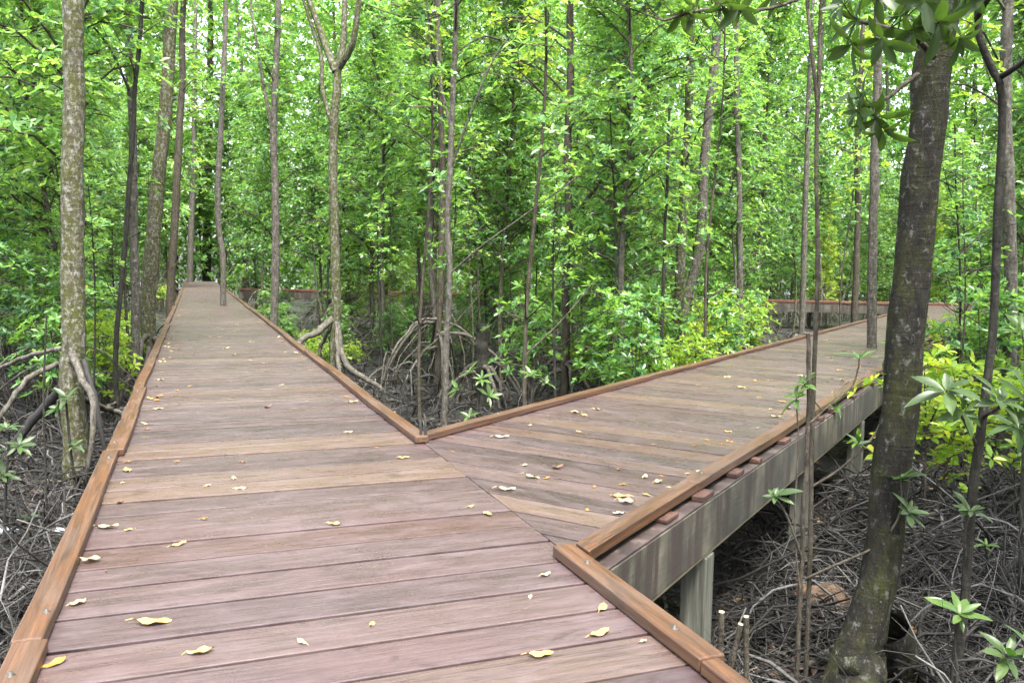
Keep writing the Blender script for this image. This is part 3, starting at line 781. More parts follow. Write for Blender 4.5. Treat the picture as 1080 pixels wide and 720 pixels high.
leafy_branch(rs, bs, [(850, 610, 0), (880, 596, -.1), (925, 575, -.2), (948, 545, -.25), (951, 520, -.25)], (3.2, 2), 4.5, [(950, 505, -.25, (0, -.2, 1), .8), (958, 540, -.28, (.2, -.4, .6), .8)], 'leaf_fg', 'twig')
leafy_branch(rs, bs, [(858, 512, 0), (885, 495, -.05), (920, 462, -.1), (933, 430, -.12), (934, 400, -.12)], (3.2, 2), 4.5, [(934, 398, -.12, (0, -.1, 1), .95), (905, 470, -.1, (.1, -.2, .9), .65)], 'leaf_fg', 'twig')
leafy_branch(rs2, bs2, [(846, 590, 0), (836, 560, -.05), (828, 540, -.05), (815, 520, -.08)], (2.5, 2), 4.35, [(818, 524, -.08, (-.2, -.3, .8), .8)], 'leaf_fg', 'twig')
leafy_branch(rs2, bs2, [(850, 450, 0), (872, 430, .05), (898, 408, .05), (906, 385, .05)], (2.5, 1.6), 4.35, [(906, 378, .05, (0, -.1, 1), .75), (880, 432, .0, (.4, -.2, .2), .6), (848, 405, 0, (-.4, -.1, .6), .7)], 'leaf_young', 'twig')
leafy_branch(rs2, bs2, [(846, 640, 0), (838, 560, -.02), (842, 470, -.04), (840, 425, -.04)], (2.2, 1.6), 4.35, [(840, 420, -.04, (-.5, -.1, .6), .7)], 'leaf_young', 'twig')

# crooked dark sapling on the right edge
rc, _, bc = R('crooked dark stem with glossy leaf whorls at the right edge', [(1036, -20), (1034, 40), (1050, 78), (1055, 100), (1053, 200), (1050, 330), (1038, 420), (1024, 540), (1014, 640), (1006, 740)], 4.3, 9.5, 'bark_black', name='sapling', extra=.8, crown=None, flare=1.1, cat='sapling', guard=False, limbs=[([(1054, 82, 0), (1070, 72, -.1), (1095, 52, -.2)], 7), ([(1030, 20, 0), (1042, 0, -.1), (1060, -20, -.2)], 6)])
leafy_branch(rc, bc, [(1030, 470, 0), (1015, 440, -.15), (1000, 418, -.25)], (4, 3), 4.3, [(998, 412, -.28, (-.2, -.5, .8), 1.25), (1014, 434, -.3, (.2, -.6, .2), 1.0)], 'leaf_fg', k=(9, 11))
leafy_branch(rc, bc, [(1036, 440, 0), (1052, 430, -.2), (1066, 420, -.3)], (4, 3), 4.3, [(1054, 424, -.3, (.1, -.5, .7), 1.1), (1072, 446, -.3, (.3, -.5, .2), 1.0), (1085, 428, -.3, (.5, -.4, .4), 1.3)], 'leaf_fg', k=(9, 11))
leafy_branch(rc, bc, [(1018, 590, 0), (1018, 560, -.1), (1022, 542, -.15)], (3, 2), 4.3, [(1023, 540, -.15, (0, -.3, 1), .8)], 'leaf_fg')

# young plants with leaf whorls
PLANT_N = 0


def seedling(label, pix, dist, w, tips, leaf='leaf_fg', L=.145, W=.042, k=(7, 11), cat='plant', group=None, name='mangrove_seedling', twig='bark_black'):
    P = [at(x, y, dist) for x, y in pix][::-1]
    g0 = ground_z(P[0][0], P[0][1]) - .05
    if P[0][2] > g0: P = [np.array([P[0][0], P[0][1], g0])] + P
    base = P[0] + [0, 0, .05]
    root = tag(empty(name, base), label, cat, group)
    mb = MB(); q = smooth_path(P, 14); tube(mb, q, [w * dist / F / 2, w * dist / F / 2 * .6], 7, wob=.04); mb.build('stem', [M[twig]], root, base)
    ml = MB()
    for x, y, o, ax, s in tips:
        c = at(x, y, dist + o); near = q[np.argmin(np.linalg.norm(q - c, axis=1))]
        if np.linalg.norm(near - c) > .015: tube(ml, smooth_path([near, (near + c) / 2, c], 4), [.004, .003], 5, 1)
        big_rosette(ml, c, ax, random.randint(*k), L * s, W * s)
    ml.build('leaves', [M[leaf], M['twig']], root, base)
    return root


seedling('bright green whorled seedling low at the right, below the crooked stem', [(1010, 652), (1006, 690), (1000, 760)], 4.0, 5, [(1012, 648, 0, (.1, -.5, .9), 1.0)], 'leaf_young')
seedling('leafy seedling in the bottom right corner', [(1062, 690), (1060, 740)], 3.7, 5, [(1062, 692, 0, (.1, -.4, .9), 1.15), (1085, 680, 0, (.3, -.4, .7), 1.0)], 'leaf_fg')
seedling('small yellowish seedling in the root litter at right', [(1040, 578), (1042, 610)], 5.6, 4, [(1040, 576, 0, (0, -.3, 1), .7)], 'leaf_young')
seedling('sapling whorl on a thin stem at the far right edge', [(1082, 395), (1078, 520), (1075, 640)], 5.2, 5, [(1080, 395, 0, (0, -.3, 1), 1.0), (1078, 350, 0, (0, -.3, 1), 1.0), (1070, 450, 0, (-.3, -.4, .7), .9)], 'leaf_young')
seedling('bright whorled seedling behind the corner of the two kerbs', [(506, 404), (504, 440)], 9.2, 5, [(508, 400, 0, (0, -.4, .8), 1.1), (516, 418, 0, (.2, -.5, .4), 1.1), (496, 392, 0, (-.3, -.2, .8), 1.0), (483, 410, 0, (-.5, -.2, .6), 1.0), (495, 440, 0, (-.2, -.3, .7), .8)], 'leaf_young')
seedling('low seedling peeking over the branch kerb near the middle', [(562, 398), (560, 440)], 9.0, 4, [(560, 396, 0, (0, -.3, 1), .9), (575, 404, 0, (.4, -.2, .7), .9)], 'leaf_young')
seedling('seedling beside the mossy trunk roots at the left kerb', [(70, 425), (74, 470), (80, 520)], 8.0, 4, [(70, 420, 0, (0, -.3, 1), 1.0), (64, 432, 0, (-.3, -.3, .6), 1.0), (78, 470, 0, (.2, -.3, .9), .8)], 'leaf_fg')
seedling('thin black stem standing alone among the left roots', [(49, 332), (46, 420), (48, 500), (50, 572)], 7.0, 3, [(45, 560, 0, (0, -.2, 1), .7), (30, 548, 0, (-.2, -.2, 1), .7)], 'leaf_fg')
seedling('shiny seedling at the left edge over the root litter', [(10, 455), (6, 520), (4, 580)], 6.5, 4, [(8, 452, 0, (0, -.3, 1), 1.0), (-2, 478, 0, (-.2, -.3, .8), 1.0), (20, 470, 0, (.3, -.4, .6), .9), (2, 500, 0, (.2, -.4, .5), 1.0)], 'leaf_fg')

# ---- forest made of a few tree kinds, copied tree by tree


def make_forest_tree(seed, Ht, r, h0, nb, reach, ros, L, leaf, bark, label, group):
    random.seed(seed)
    root = empty('forest_tree', (0, 0, 0))
    lean = random.uniform(-.06, .06), random.uniform(-.06, .06)
    P = [np.array([lean[0] * z + .09 * math.sin(z * .9 + seed), lean[1] * z + .09 * math.cos(z * .7 + seed * 2), z - .15]) for z in np.linspace(0, Ht, 9)]
    pp = smooth_path(P, 22); rad = np.linspace(r, r * .25, 22)
    mb = MB(); tube(mb, pp, rad, 8, wob=.03)
    if seed % 3 == 0:
        h = Ht * .45; i = 10; a = random.uniform(0, 6.3); d = np.array([math.cos(a), math.sin(a), 1.9])
        tube(mb, smooth_path([pp[i], pp[i] + d * .5, pp[i] + d * 1.3 + [0, 0, .5]], 8), [r * .6, r * .25], 6)
    mb.build('trunk', [M[bark]], root)
    mc = MB(); grow_crown(mc, pp, rad, h0, Ht - .1, nb, reach, ros, L); mc.build('crown', [M['twig'], M[leaf]], root)
    mr = MB()
    for k in range(11):
        a = k * .57 + random.random(); s = random.uniform(.4, 1.5); h = random.uniform(.45, 1.5); d = np.array([math.cos(a), math.sin(a), 0])
        tube(mr, smooth_path([d * 0 + [0, 0, h], d * s * .4 + [0, 0, h * .9], d * s * .8 + [0, 0, h * .45], d * s + [0, 0, -.15]], 10) + rng.normal(0, .014, (10, 3)), [.016, .013, .010], 5)
    mr.build('prop_roots', [M['root']], root)
    root['label'] = label; root['category'] = 'tree'; root['group'] = group
    return root


def copy_tree(o, loc, rz, s):
    c = o.copy(); COL.objects.link(c); c.location = loc; c.rotation_euler = (0, 0, rz); c.scale = (s, s, s)
    for ch in KIDS[o.name]:
        k = ch.copy(); COL.objects.link(k); k.parent = c
    return c


GB = 'mangrove trees filling the forest'
KINDS = []
specs = [  # height, radius, crown base, branches, reach, rosettes, leaf length, leaf, bark
    (8.0, .045, .6, 58, 1.35, 20, .128, 'leaf', 'bark_pale'), (9.0, .050, 1.2, 58, 1.45, 21, .128, 'leaf_d', 'bark_brown'),
    (7.0, .036, .45, 56, 1.25, 19, .122, 'leaf_y', 'bark_pale'), (9.5, .06, 2.4, 60, 1.7, 22, .132, 'leaf', 'bark_mossy'),
    (6.0, .032, .35, 54, 1.25, 19, .122, 'leaf', 'bark_brown'), (8.5, .042, .7, 58, 1.4, 20, .128, 'leaf_d', 'bark_pale'),
    (10.0, .065, 3.2, 58, 1.75, 23, .132, 'leaf', 'bark_pale'), (7.5, .04, 3.2, 44, 1.4, 20, .128, 'leaf_d', 'bark_pale')]
for i, s in enumerate(specs):
    KINDS.append(make_forest_tree(100 + i, *s, 'slender leafy mangrove tree, one of many alike crowding the forest behind', GB))
KIDS = {k.name: list(k.children) for k in KINDS}
random.seed(21)
placed = []
used = set()


def put_tree(P, kinds, smin=.85, smax=1.2):
    k = random.choice(kinds); s = random.uniform(smin, smax)
    loc = (P[0], P[1], ground_z(P[0], P[1]) - .03)
    if k not in used:
        o = KINDS[k]; o.location = loc; o.rotation_euler = (0, 0, random.uniform(0, 6.3)); o.scale = (s, s, s); used.add(k)
    else: copy_tree(KINDS[k], loc, random.uniform(0, 6.3), s)
    placed.append(P)


tries = 0
while len(placed) < 286 and tries < 60000:
    tries += 1
    x = random.uniform(-110, 1190); d = 10.5 + 50 * random.random() ** 1.15
    P = at(x, 300, d)[:2]
    sd = side_dist(P)
    if sd < .75 or (sd < 2.4 and P @ NA < mx1 + 2.6 and d > 14 and random.random() < .85): continue
    if 745 < x < 985 and d < 33 and (sd < 1.5 or random.random() < .6): continue
    if any(d < sdist + 1.0 and min(abs(x - a), abs(x - b)) < (14 if 560 < a < 800 else 24) + 170 / d for a, b, sdist in SPECIAL): continue
    if any(abs(P[0] - q[0]) < 1.25 and abs(P[1] - q[1]) < 1.25 for q in placed): continue
    if 250 < x < 640 and d < 14.5: continue
    if x < 150 and d < 10: continue
    kinds = [0, 1, 2, 4, 4, 5, 0, 3]
    if 745 < x < 985 and d < 34: kinds = [6, 7, 3]
    elif x > 960 and d < 22: kinds = [2, 4, 2, 5, 0]
    elif sd < 1.6: kinds = [3, 6, 7, 1]
    elif 235 < x < 640 and d < 41 and random.random() < .75: kinds = [3, 6, 7]
    elif 500 < x < 640: kinds = [2, 5, 0, 4, 4]
    elif x < 190: kinds = [0, 1, 3, 6, 4, 1]
    put_tree(P, kinds)
for x, dd in ((150, 50), (172, 64), (188, 70), (204, 76), (216, 69), (232, 74), (246, 66), (262, 58), (282, 64), (168, 44), (262, 47)):
    P = at(x, 300, dd)[:2]
    if side_dist(P) > .5: put_tree(P, [1, 3, 6, 5], 1.3, 1.9)
print('forest trees', len(placed), 'tries', tries)

# ---- understory shrubs


def make_shrub(seed, Ht, nst, leaf, L):
    random.seed(seed); root = empty('mangrove_shrub', (0, 0, 0)); ms = MB(); mc = MB()
    for s in range(nst):
        a = random.uniform(0, 6.3); ln = random.uniform(.05, .35)
        P = smooth_path([np.array([0.03 * math.cos(a), .03 * math.sin(a), -.1]), np.array([ln * .5 * math.cos(a), ln * .5 * math.sin(a), Ht * .5]), np.array([ln * math.cos(a), ln * math.sin(a), Ht * random.uniform(.75, 1.05)])], 9)
        tube(ms, P, [.013, .005], 5)
        grow_crown(mc, P, None, Ht * .3, Ht * .97, 9, .6, 6, L * .88, k=7, wl=.36)
    ms.build('stem', [M['twig']], root); mc.build('foliage', [M['twig'], M[leaf]], root)
    return root


SH = [make_shrub(301, 1.5, 2, 'leaf_y', .14), make_shrub(302, 2.2, 3, 'leaf', .14), make_shrub(303, 1.9, 2, 'leaf', .15), make_shrub(304, 2.6, 3, 'leaf_d', .14), make_shrub(305, 1.2, 2, 'leaf_y', .13)]
for s in SH:
    KIDS[s.name] = list(s.children)
    tag(s, 'bushy young mangrove shrub, one of many alike in the understory', 'shrub', 'young mangroves in the understory')
random.seed(33); sp = []; used_s = set(); tries = 0
zones = [((560, 800), (13, 26), 30), ((640, 790), (11, 15), 7), ((250, 400), (17, 24), 9), ((400, 500), (17.5, 26), 10), ((-60, 130), (10, 20), 20), ((985, 1130), (7.0, 16), 14), ((640, 800), (20, 33), 12), ((990, 1120), (16, 30), 8), ((170, 300), (28, 60), 10)]
for (xa, xb), (da, db), num in zones:
    c = 0; tries = 0
    while c < num and tries < 2000:
        tries += 1; x, d = random.uniform(xa, xb), random.uniform(da, db); P = at(x, 300, d)[:2]
        if side_dist(P) < .4 or any(np.hypot(*(P - q)) < .7 for q in sp): continue
        if any(d < sdist and abs(x - a) < 16 for a, b, sdist in SPECIAL): continue
        k = random.randrange(5) if x < 985 else random.choice((0, 4, 1)); loc = (P[0], P[1], ground_z(P[0], P[1])); s = random.uniform(.8, 1.15)
        if k not in used_s:
            o = SH[k]; o.location = loc; o.scale = (s, s, s); used_s.add(k)
        else: copy_tree(SH[k], loc, random.uniform(0, 6.3), s * (.6 if 250 < x < 500 else 1))
        sp.append(P); c += 1

# ---- thin bare young stems standing among the roots, and neighbours beyond the frame that shade the mud
def make_pole(seed, Ht, r, bark):
    random.seed(seed); root = empty('thin_sapling', (0, 0, 0))
    P = smooth_path([np.array([.06 * math.sin(z * 1.3 + seed) + .02 * z * math.sin(seed), .06 * math.cos(z * 1.1 + seed), z - .15]) for z in np.linspace(0, Ht, 8)], 18)
    mb = MB(); tube(mb, P, np.linspace(r, r * .35, 18), 6, wob=.05)
    for k in range(7):
        i = random.randint(4, 15); a = random.uniform(0, 6.3); d = np.array([math.cos(a), math.sin(a), random.uniform(.1, .9)])
        l = random.uniform(.3, 1.0); tube(mb, smooth_path([P[i], P[i] + d * l * .5 + [0, 0, -.03], P[i] + d * l + [0, 0, .05]], 6), [r * .4, r * .15], 4)
    mb.build('trunk', [M[bark]], root)
    mc = MB(); grow_crown(mc, P, None, Ht * .5, Ht - .1, 10, .6, 6, .11); mc.build('crown', [M['twig'], M['leaf']], root)
    return tag(root, 'thin nearly bare sapling stem, one of many alike among the mangrove roots', 'sapling', 'thin saplings among the roots')


PO = [make_pole(401, 4.2, .022, 'bark_black'), make_pole(402, 5.5, .024, 'bark_mossy'), make_pole(403, 4.8, .02, 'bark_brown'), make_pole(404, 6.2, .026, 'bark_brown')]
for s_ in PO: KIDS[s_.name] = list(s_.children)
random.seed(9); up = set(); c = 0; tries = 0; pl = []
while c < 40 and tries < 6000:
    tries += 1; x = random.uniform(-40, 1120); dd = random.uniform(8.5, 24); P = at(x, 300, dd)[:2]
    if side_dist(P) < .45 or any(np.hypot(*(P - q)) < .6 for q in pl): continue
    if any(dd < sd_ and min(abs(x - a), abs(x - b)) < 9 for a, b, sd_ in SPECIAL): continue
    if 910 < x < 1010: continue
    k = random.randrange(4); loc = (P[0], P[1], ground_z(P[0], P[1])); sc2 = random.uniform(.8, 1.2)
    if k not in up: PO[k].location = loc; PO[k].scale = (sc2,) * 3; up.add(k)
    else: copy_tree(PO[k], loc, random.uniform(0, 6.3), sc2)
    pl.append(P); c += 1
random.seed(14)
for P in ((4.6, 3.2), (5.6, 5.2), (6.4, 1.4), (5.0, .4), (7.4, 3.6), (3.6, -1.6), (6.2, -1.4), (7.6, 6.6), (8.8, 1.0), (9.0, 5.0)):
    if px((P[0], P[1], 1.0))[0] < 1110 and px((P[0], P[1], 1.0))[0] > -40: continue
    if side_dist(P) < .8: continue
    o = copy_tree(KINDS[random.choice((1, 3, 6, 0))], (P[0], P[1], ground_z(*P)), random.uniform(0, 6.3), random.uniform(.9, 1.1))
    o['group'] = GB

# ---- far forest that reads as one mass
rng = np.random.default_rng(5); random.seed(5)
mb = MB(); n = 120000
ang = rng.uniform(-.72, .75, n); dist = 58 + 34 * rng.random(n); hh = 32 * rng.random(n) ** .9 - 1.0
C = np.stack([np.sin(ang) * dist, np.cos(ang) * dist, hh], 1)
cl = np.sin(C[:, 0] * 1.1 + 2 * np.sin(C[:, 2] * .5)) * np.sin(C[:, 2] * .9 + C[:, 1] * .8)
C = C[(cl > -.35)]
keep = np.array([side_dist(c) > 1.2 for c in C]); C = C[keep]
rosettes(mb, C, rng.standard_normal((len(C), 3)) + [0, 0, 1.0], 6, .44, .18, 1)
for i in range(60):
    a = random.uniform(-.7, .75); d = random.uniform(60, 80); x, y = math.sin(a) * d, math.cos(a) * d
    if side_dist((x, y)) < 1.5: continue
    tube(mb, smooth_path([(x, y, -1.5), (x + random.uniform(-.5, .5), y, 8), (x + random.uniform(-1, 1), y, 22)], 6), [random.uniform(.12, .25), .08], 6, 0)
tag(mb.build('distant_forest', [M['bark_pale'], M['leaf']]), 'far mangrove forest merging into one green mass', 'forest', None, 'stuff')

# ------------------------------------------------------------------ small things


def leaf_mesh(seed, L, W, curl, mat):
    random.seed(seed); mb = MB(); rows = []; f = []
    for t, w in PROFILE:
        x = (t - .5) * L; h = W * .5 * w; lift = curl * L * (2 * t - 1) ** 2 * .35 + .004
        for j, s in enumerate((-1, -.5, 0, .5, 1)):
            rows.append((x, h * s + .06 * W * math.sin(t * 4 + seed), lift + abs(s) * h * curl * .9 * (1 + .4 * math.sin(seed + t * 7)) + .004 * math.sin(seed * 3 + t * 11 + s * 2)))
    for i in range(len(PROFILE) - 1):
        for j in range(4): f.append([i * 5 + j, i * 5 + j + 1, i * 5 + 6 + j, i * 5 + 5 + j])
    mb.add(rows, f)
    tube(mb, [(-.5 * L - .18 * L, .01 * L, .004), (-.5 * L, 0, .005 + curl * L * .35)], [.0013, .0018], 4)
    me = mb.build('fallen_leaf', [FALL[mat]])
    return me


LV = {}
for i, (c, L, W, cu) in enumerate([('yellow', .11, .045, .12), ('yellow', .09, .042, .3), ('tan', .10, .045, .25), ('cream', .10, .045, .08), ('cream', .11, .04, .22), ('orange', .09, .037, .3), ('brown', .09, .042, .5), ('tan', .09, .05, .5), ('brown', .075, .03, .1), ('tan', .06, .035, .15), ('orange', .06, .03, .1)]):
    LV.setdefault(c, []).append(leaf_mesh(i + 3, L, W, cu, c))
protos = [o for v in LV.values() for o in v]; free = set(o.name for o in protos)
GL = 'fallen leaves on the boardwalk'


def drop(x, y, col, rz, s=1.0, label=None, z=.002):
    P = on_plane(x, y, z); o = random.choice(LV[col])
    if o.name in free: free.discard(o.name); c = o
    else: c = o.copy(); COL.objects.link(c)
    c.location = P; c.rotation_euler = (random.uniform(-.12, .12), random.uniform(-.12, .12), rz); c.scale = (s, s, s)
    tag(c, label or 'small pale yellowish leaf fallen on the boardwalk planks, one of many', 'leaf', GL)


random.seed(77)
NAMED = [(212, 688, 'yellow', .3, 1.1, 'flat yellow leaf lying alone on the board nearest the bottom edge, left of centre'), (160, 656, 'yellow', .2, 1.35, 'long yellow leaf lying across a board gap at lower left'),
         (82, 636, 'tan', 1.0, 1.25, 'large curled tan leaf against the left kerb at lower left'), (58, 700, 'orange', 1.0, 1.0, 'orange-yellow leaf against the left kerb, nearest the bottom corner'),
         (96, 592, 'tan', .3, 1.1, 'crumpled tan leaf leaning on the left kerb above the large curled one'), (112, 556, 'cream', .1, 1.2, 'long cream leaf just off the left kerb'),
         (188, 574, 'yellow', .8, .8, 'small bright yellow leaf in the middle of the left boards'), (215, 547, 'orange', .4, .75, 'small orange-brown leaf on the boards left of centre'),
         (254, 515, 'cream', .5, .8, 'cream leaf curled on the boards above the orange one'), (353, 553, 'yellow', -.2, .95, 'square-looking yellow leaf in the middle of the main deck'),
         (392, 658, 'yellow', 1.4, .5, 'tiny bright yellow leaf fragment below the middle of the main deck'), (496, 534, 'yellow', .9, .6, 'small yellow leaf beside the seam where the decks meet'),
         (569, 690, 'yellow', .3, 1.0, 'yellow leaf lying flat at the bottom, left of the near right kerb'), (632, 668, 'yellow', .7, 1.05, 'upturned yellow leaf nearest the near right kerb'),
         (635, 641, 'yellow', 1.2, .85, 'pale curled leaf above the upturned one by the near right kerb'), (575, 606, 'cream', .9, .7, 'pale leaf scrap close to the meeting corner of the kerbs'),
         (678, 676, 'tan', .6, .6, 'small tan leaf touching the near right kerb'), (533, 516, 'cream', .1, 1.2, 'long cream leaf on the tan board of the branching deck'),
         (560, 503, 'cream', -.5, 1.2, 'long cream leaf next to the orange one on the branching deck'), (577, 504, 'orange', .7, .6, 'small orange leaf beside the long cream leaf on the branching deck'),
         (528, 461, 'cream', .1, 1.3, 'long cream leaf near the start of the branch kerb'), (660, 530, 'tan', -.2, 1.2, 'tan leaf against the outer kerb of the branching deck'),
         (680, 503, 'cream', 1.2, .9, 'upright cream leaf near the outer kerb of the branching deck'), (657, 511, 'orange', .3, .6, 'small orange leaf on a plank end of the branching deck'),
         (767, 455, 'yellow', .1, .8, 'bright yellow leaf in the leaf litter of the branching deck'), (761, 468, 'orange', .1, .7, 'orange leaf among cream scraps on the branching deck'), (630, 432, 'yellow', .0, 1.1, 'yellow leaf on the far boards of the branching deck, near its left kerb'),
         (372, 424, 'tan', .2, 1.1, 'tan leaf a little left of the inner kerb corner'), (256, 487, 'orange', .1, .8, 'rusty leaf beside a board gap on the main deck'),
         (135, 487, 'orange', 1.0, .9, 'golden leaf touching the left kerb below its notch')]
for x, y, c, rz, s, lab in NAMED: drop(x, y, c, rz, s * .86, lab)
n = 0
while n < 258:
    if random.random() < .5:
        u = random.uniform(2.0, 34) if random.random() < .5 else random.uniform(5, 20)
        q = random.random(); a = mx0 + .06 + abs(random.gauss(0, .12)) if q < .42 else (mx1 - .06 - abs(random.gauss(0, .10)) if q < .66 else random.uniform(mx0 + .05, mx1 - .05))
        if a < mx0 + .04 or a > mx1 - .04: continue
        P = DA * u + NA * a
    else:
        u = random.uniform(3.8, 20); q = random.random(); b = bx1 - .05 - abs(random.gauss(0, .22)) if q < .55 else random.uniform(bx0 + .05, bx1 - .05)
        P = DB * u + NB * b
        if P @ NA < mx1 + .1: continue
    x, y = px((P[0], P[1], 0))
    if not (0 < x < 1080 and y < 720): continue
    drop(x, y, random.choice(('yellow', 'yellow', 'tan', 'tan', 'cream', 'cream', 'orange', 'orange', 'brown')), random.uniform(0, 6.3), random.choice((.35, .5, .6, .8, 1.0))); n += 1

# leaf on the roots by the big trunk
o = LV['orange'][0].copy(); COL.objects.link(o); P = at(958, 663, 5.3); o.location = P; o.rotation_euler = (.2, .3, -.5); o.scale = (1.5,) * 3
o['label'] = 'orange dead leaf caught on the roots beside the big dark trunk'; o['category'] = 'leaf'
if 'group' in o: del o['group']


# brown leaf sheath behind the trunk foot
def sheath():
    mb = MB(); nu, nv = 14, 9; vs = []
    for i in range(nu):
        u = i / (nu - 1) - .5
        for j in range(nv):
            v = j / (nv - 1) - .5; w = math.cos(u * 2.4)
            vs.append((u * .44, v * .30 * w + .03 * math.sin(u * 9), .10 * math.cos(v * 3.6) * w + .025 * math.sin(u * 13 + v * 6) + .015 * math.sin(v * 21 + u * 5)))
    I = [[i * nv + j, i * nv + j + 1, (i + 1) * nv + j + 1, (i + 1) * nv + j] for i in range(nu - 1) for j in range(nv - 1)]
    mb.add(vs, I); o = mb.build('leaf_sheath', [mat_simple('dead_sheath', [(.36, (.022, .012, .006)), (.55, (.075, .043, .022)), (.68, (.12, .08, .046))], 9, .8, .5, .02, (1, 5, 1))])
    m = o.modifiers.new('thick', 'SOLIDIFY'); m.thickness = .006
    P = on_plane(872, 632, MUD + .12); o.location = P; o.rotation_euler = (.55, .15, -.35)
    tag(o, 'large crumpled brown dead leaf sheath lying behind the foot of the big trunk', 'dead leaf')


sheath()


def bottle(x, y, rz, label, cap):
    P = on_plane(x, y, MUD + .14); root = tag(empty('plastic_bottle', P, rz), label, 'bottle'); root.rotation_euler = (0, .2, rz)
    mb = MB(); xs = np.array([-.10, -.098, -.05, .03, .055, .08, .088, .10]); rr = [.012, .031, .033, .033, .028, .013, .012, .012]
    tube(mb, [(x, 0, 0) for x in xs], rr, 14, cap=True); t = NT('clear_plastic')
    mb.build('bottle_body', [t.out(t.principled(**{'Base Color': (.62, .68, .72, 1), 'Roughness': .15, 'Transmission Weight': .35, 'IOR': 1.4}))], root)
    mb = MB(); tube(mb, [(.098, 0, 0), (.116, 0, 0)], [.015, .015], 12, cap=True)
    mb.build('cap', [mat_simple('cap_' + label[:5], [(.3, cap), (.7, cap)], 5, .4)], root)


bottle(60, 560, 2.4, 'discarded clear plastic bottle on the roots beside the left kerb', (.05, .18, .45))
bottle(4, 560, 1.0, 'crushed pale plastic bottle at the left picture edge', (.5, .55, .6))

# cut stakes by the near right kerb
for i, (xt, yt, xb, yb, d, w, lab) in enumerate([(761, 645, 757, 740, 3.25, 6.5, 'leftmost of three cut stakes, the tallest pale-topped one behind the near kerb'), (781, 658, 766, 720, 3.1, 6, 'leaning short cut stake in the middle of the three behind the near kerb'), (787, 650, 786, 740, 3.3, 6, 'upright rusty cut stake at the right of the three behind the near kerb')]):
    a, b = at(xt, yt, d), at(xb, yb, d); dn = nrm(b - a); b = a + dn * ((a[2] - MUD + .1) / -dn[2])
    root = tag(empty('cut_stake', b), lab, 'stake', 'cut stakes beside the kerb'); r = w * d / F / 2
    mb = MB(); tube(mb, smooth_path([b, (a + b) / 2 + [.006, 0, 0], a], 8), [r * 1.2, r], 9, wob=.05); mb.build('stake_shaft', [M['bark_brown']], root, b)
    mb = MB(); tube(mb, [a - dn * -.0, a - dn * .004], [r * 1.02, r * .96], 10, cap=True); mb.build('cut_end', [M['batten']], root, b)
for i, (x0, y0, x1, y1, lab) in enumerate([(449, 462, 447, 436, 'short dry twig poking up in the inner corner of the two kerbs, the taller'), (444, 461, 441, 446, 'short dry twig poking up in the inner corner of the two kerbs, the smaller')]):
    a, b = at(x0, y0, 5.95), at(x1, y1, 6.0); mb = MB(); bb_ = np.array([a[0], a[1], MUD - .05])
    tube(mb, smooth_path([bb_, a, b], 8), [.012, .007], 6, cap=True); tag(mb.build('dry_twig', [M['stick']], None, bb_), lab, 'twig')

# far shelter with a blue roof
sx = at(248, 255, 74); sh = tag(empty('shelter', (sx[0] + .6, 74, ground_z(sx[0], 74)), .2), 'small far shelter with a blue roof showing beyond the deck end', 'shelter')
prisms('post', [([(a - .05, b - .05), (a + .05, b - .05), (a + .05, b + .05), (a - .05, b + .05)], -.3, 4.1)], M['pile'], sh, 0) if False else None
for a, b in ((-1.2, -1), (1.2, -1), (1.2, 1), (-1.2, 1)):
    prisms('post', [([(a - .06, b - .06), (a + .06, b - .06), (a + .06, b + .06), (a - .06, b + .06)], -.3, 4.25)], M['pile'], sh, 0)
mb = MB(); rv = [(-1.5, -1.3, 4.2), (1.5, -1.3, 4.2), (1.5, 1.3, 4.2), (-1.5, 1.3, 4.2), (-1.2, 0, 5.0), (1.2, 0, 5.0)]
mb.add(rv, [(0, 1, 5, 4), (2, 3, 4, 5), (0, 4, 3, 3), (1, 2, 5, 5)][:2], 0, False)
ro = mb.build('roof', [mat_simple('blue_roof', [(.3, (.12, .34, .5)), (.7, (.3, .55, .68))], 3, .5)], sh)
mo = ro.modifiers.new('thick', 'SOLIDIFY'); mo.thickness = .06

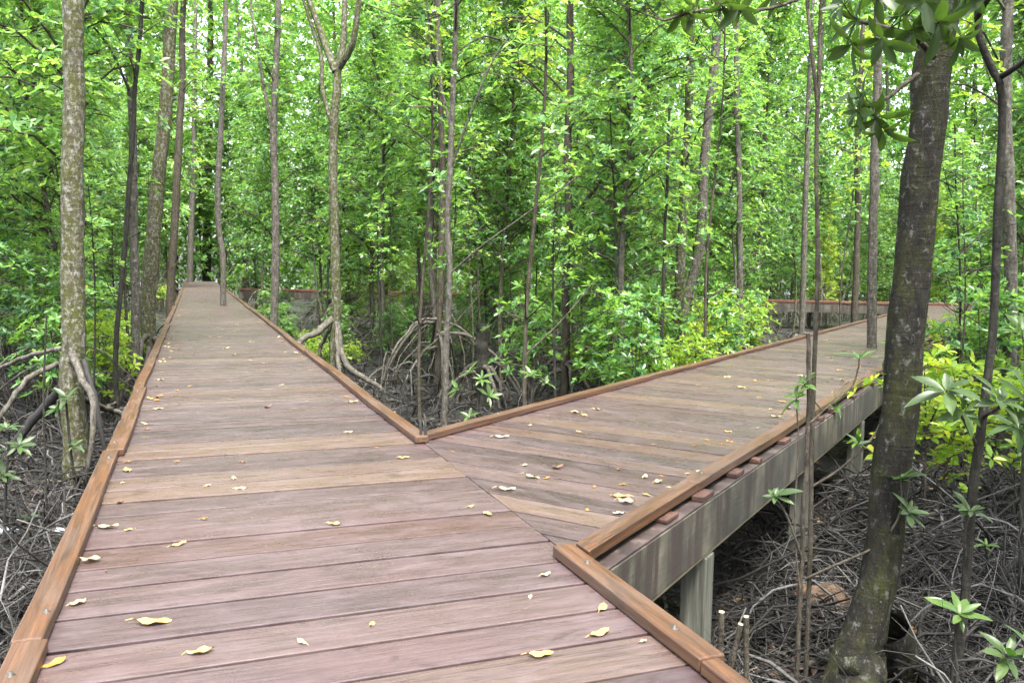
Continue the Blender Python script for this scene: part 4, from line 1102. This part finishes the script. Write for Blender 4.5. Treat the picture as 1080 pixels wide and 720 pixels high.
# ------------------------------------------------------------------ light, sky, camera
SUN_EL, SUN_AZ = math.radians(66), math.radians(161)      # azimuth clockwise from +y
w = bpy.data.worlds.new('World'); sc.world = w; w.use_nodes = True
nt = w.node_tree; bg = nt.nodes['Background']; sky = nt.nodes.new('ShaderNodeTexSky'); sky.sky_type = 'NISHITA'; sky.sun_disc = False
sky.sun_elevation = SUN_EL; sky.sun_rotation = SUN_AZ; sky.air_density = 1.0; sky.dust_density = 4.0; sky.ozone_density = 1.0
hsv = nt.nodes.new('ShaderNodeHueSaturation'); hsv.inputs['Saturation'].default_value = .4
nt.links.new(sky.outputs[0], hsv.inputs['Color']); nt.links.new(hsv.outputs[0], bg.inputs[0]); bg.inputs[1].default_value = .15
sun = bpy.data.lights.new('sun', 'SUN'); sun.energy = 1.5; sun.angle = math.radians(12); sun.color = (1, .96, .9)
so = bpy.data.objects.new('sun', sun); COL.objects.link(so)
d = Vector((math.sin(SUN_AZ) * math.cos(SUN_EL), math.cos(SUN_AZ) * math.cos(SUN_EL), math.sin(SUN_EL)))
so.rotation_euler = d.to_track_quat('Z', 'Y').to_euler(); so.location = (0, 0, 40)

cam = bpy.data.cameras.new('camera'); cam.sensor_width = 36; cam.lens = F / 1080 * 36; cam.clip_start = .05; cam.clip_end = 500
co = bpy.data.objects.new('camera', cam); COL.objects.link(co); sc.camera = co
co.matrix_world = Matrix.Translation((0, 0, CAM_H)) @ Matrix.Rotation(PI / 2 - PITCH, 4, 'X') @ Matrix.Rotation(-ROLL, 4, 'Z')
sc.view_settings.view_transform = 'Standard'; sc.view_settings.look = 'None'; sc.view_settings.exposure = 3.0; sc.view_settings.gamma = 1
sc.render.engine = 'CYCLES'
cy = sc.cycles; cy.max_bounces = 10; cy.diffuse_bounces = 5; cy.glossy_bounces = 2; cy.transmission_bounces = 5; cy.transparent_max_bounces = 4
cy.use_denoising = True; cy.caustics_reflective = False; cy.caustics_refractive = False; cy.use_adaptive_sampling = True; cy.adaptive_threshold = .02
